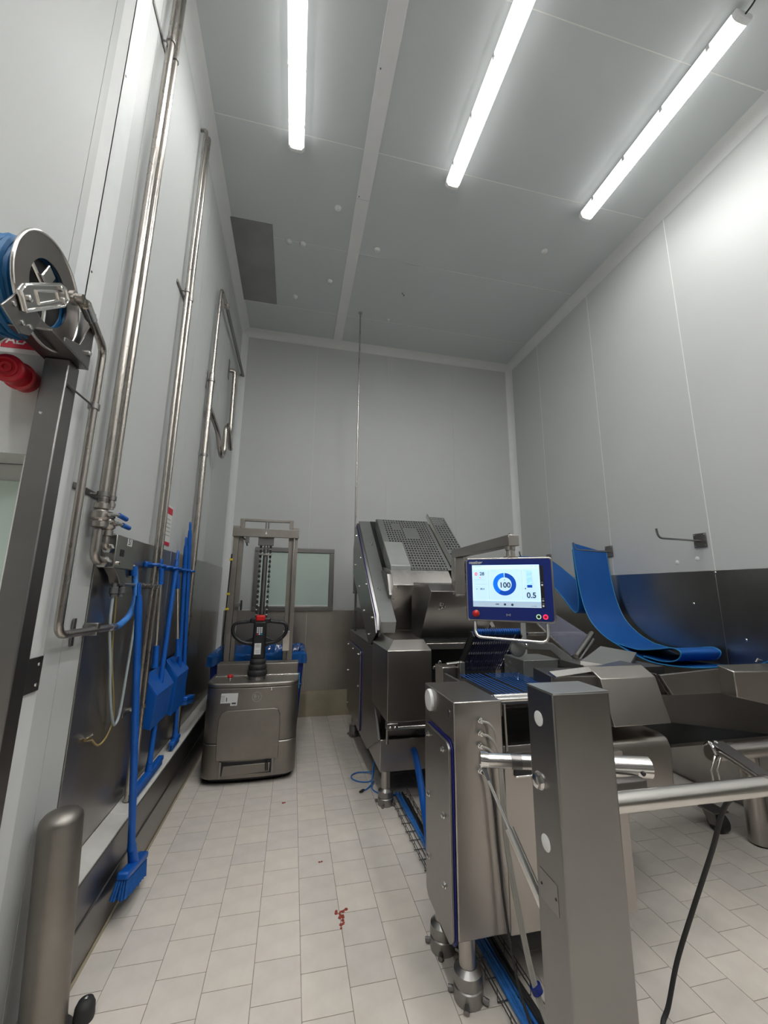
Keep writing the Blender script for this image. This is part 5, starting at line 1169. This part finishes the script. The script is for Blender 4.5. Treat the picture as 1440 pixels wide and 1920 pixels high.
t = belt('conveyor_belt', 'broad blue belt hanging over a hook and sagging to the right', [(3.955,2.135),(3.93,1.88),(3.88,1.59),(3.785,1.37),(3.615,1.225),(3.42,1.146),(3.13,1.062),(2.92,1.052),(2.68,1.073),(2.43,1.124),(2.15,1.204),(1.75,1.55),(1.70,1.95)], 3.08, 3.52, 0.006, sl)
fold = [(3.46,1.158),(3.22,1.135),(3.02,1.165),(2.86,1.195),(2.79,1.165),(2.84,1.10),(2.98,1.072),(3.16,1.085)]
belt('belt_fold', 'rolled fold of blue belt lying on the sagging belt', fold, 3.10, 3.505)
belt('conveyor_belt', 'blue belt slung from the corner hook down behind the upright belt', [(5.09,2.135),(4.85,2.02),(4.55,1.84),(4.25,1.63),(4.0,1.42),(3.93,1.55),(3.95,1.90),(3.962,2.12)], 3.08, 3.50)

# ================================================================== CABLES, TRAY, SCRAPS
tag(MB().tube(spline([(1.668,1.345,0.90), (1.665,1.40,0.83), (1.645,1.455,0.66), (1.60,1.53,0.42), (1.555,1.585,0.22), (1.515,1.61,0.06), (1.47,1.60,0.012), (1.38,1.50,0.011), (1.30,1.35,0.011)]), 0.0085, 10).build('hanging_cable', 'rubber'), 'dark cable hanging from the front tube down to the tiles', 'cable')
t = thing('wire_tray', 'wire mesh cable tray on the floor beneath the machines', 'cable tray', (0.9, 2.6, 0))
def trx(y): return 0.905 - 0.04*math.sin((y-1.6)*1.0) + (0.02 if y < 2.4 else 0)
ys = [1.62 + 0.1*k for k in range(20)]
for dx, z in ((0.0,0.052),(0.0,0.030),(0.05,0.010),(0.10,0.010),(0.15,0.030),(0.15,0.052)):
    MB().tube([(trx(y)+dx-0.02, y, z) for y in ys], 0.0026, 6).build('long_wire', 'steel_d', t)
c0 = None
for y in ys:
    if c0 is None:
        c0 = MB().tube([(trx(y)-0.02,y,0.054),(trx(y)-0.02,y,0.007),(trx(y)+0.13,y,0.007),(trx(y)+0.13,y,0.054)], 0.0026, 6).build('cross_wire', 'steel_d', t)
        y0_ = y
    else: copy_part(c0, t, (trx(y)-trx(y0_), y-y0_, 0))
for k, (dx, z, m, r) in enumerate(((0.05,0.022,'hose_l',0.010),(0.07,0.022,'hose_l',0.009),(0.09,0.020,'rubber',0.008),(0.105,0.020,'rubber',0.008),(0.08,0.038,'rubber',0.007),(0.095,0.036,'rubber',0.006))):
    tag(MB().tube(spline([(trx(y)+dx+0.006*math.sin(y*7+k), y, z) for y in ys[::2]] + [(0.935+dx*0.4, 1.45, 0.015)] if k < 3 else [(trx(y)+dx+0.006*math.sin(y*7+k), y, z) for y in ys[::2]], 4), r, 8).build('floor_cable', m),
        ('bright blue cable nearest the open side of the wire floor tray', 'slimmer blue cable beside the first in the wire floor tray', 'black cable next to the blue pair in the floor tray', 'black cable at the far inner side of the floor tray', 'thin black cable lying on top of the tray bundle', 'thinnest black cable on top at the tray inner side')[k], 'cable', 'cables in the floor tray')
tag(MB().tube(spline([(1.02,3.42,0.375), (1.02,3.36,0.36), (1.01,3.22,0.27), (0.985,3.05,0.17), (0.945,2.85,0.11), (0.91,2.70,0.085), (0.89,2.60,0.08)]), 0.026, 14).build('drain_hose', 'blue'), 'thick blue hose running from machine base down to cable tray', 'hose')
t = thing('loose_cable', 'coiled light blue cable loop on the floor by the machine foot', 'cable', (0.68, 3.8, 0))
MB().tube(spline([(0.80,3.86,0.24), (0.785,3.83,0.12), (0.76,3.80,0.02), (0.68,3.80,0.007), (0.605,3.86,0.007), (0.60,3.94,0.007), (0.66,3.99,0.007), (0.74,3.97,0.012), (0.79,3.92,0.03)]), 0.0055, 8).build('cable_loop', 'hose_l', t)
MB().tube(spline([(0.79,3.84,0.22), (0.755,3.76,0.06), (0.735,3.68,0.010), (0.76,3.60,0.007), (0.82,3.55,0.007), (0.90,3.50,0.02)]), 0.0055, 8).build('cable_loop', 'hose_l', t)
MB().tube(spline([(0.77,3.76,0.02), (0.70,3.68,0.007), (0.655,3.645,0.010)]), 0.0055, 8).build('cable_tail', 'hose_l', t)
MB().tube([(0.662,3.65,0.012), (0.645,3.636,0.012), (0.622,3.622,0.012)], [0.008, 0.012, 0.007], 10).build('plug', 'rubber', t)
def scrap(x, y, n, sx, sy, label):
    t = thing('meat_scrap', label, 'scrap', (x, y, 0))
    for k in range(n):
        a = x + random.uniform(-sx, sx); b = y + random.uniform(-sy, sy); r = random.uniform(0.004, 0.010)
        MB().lathe([(r,0.0004),(r*0.9,0.003),(r*0.4,0.004)], (a, b, 0), (0,0,1), 7).build('scrap_piece', 'meat', t)
scrap(0.326, 2.37, 16, 0.013, 0.055, 'dried red meat scraps across a tile joint, nearest the viewer')
scrap(0.335, 2.425, 8, 0.032, 0.010, 'small cluster of red scraps beside the longer streak')
scrap(0.021, 3.588, 3, 0.012, 0.008, 'tiny red speck on the tiles in front of the stacker')
scrap(0.25, 2.84, 3, 0.018, 0.006, 'few dark crumbs on the tile further up the aisle')
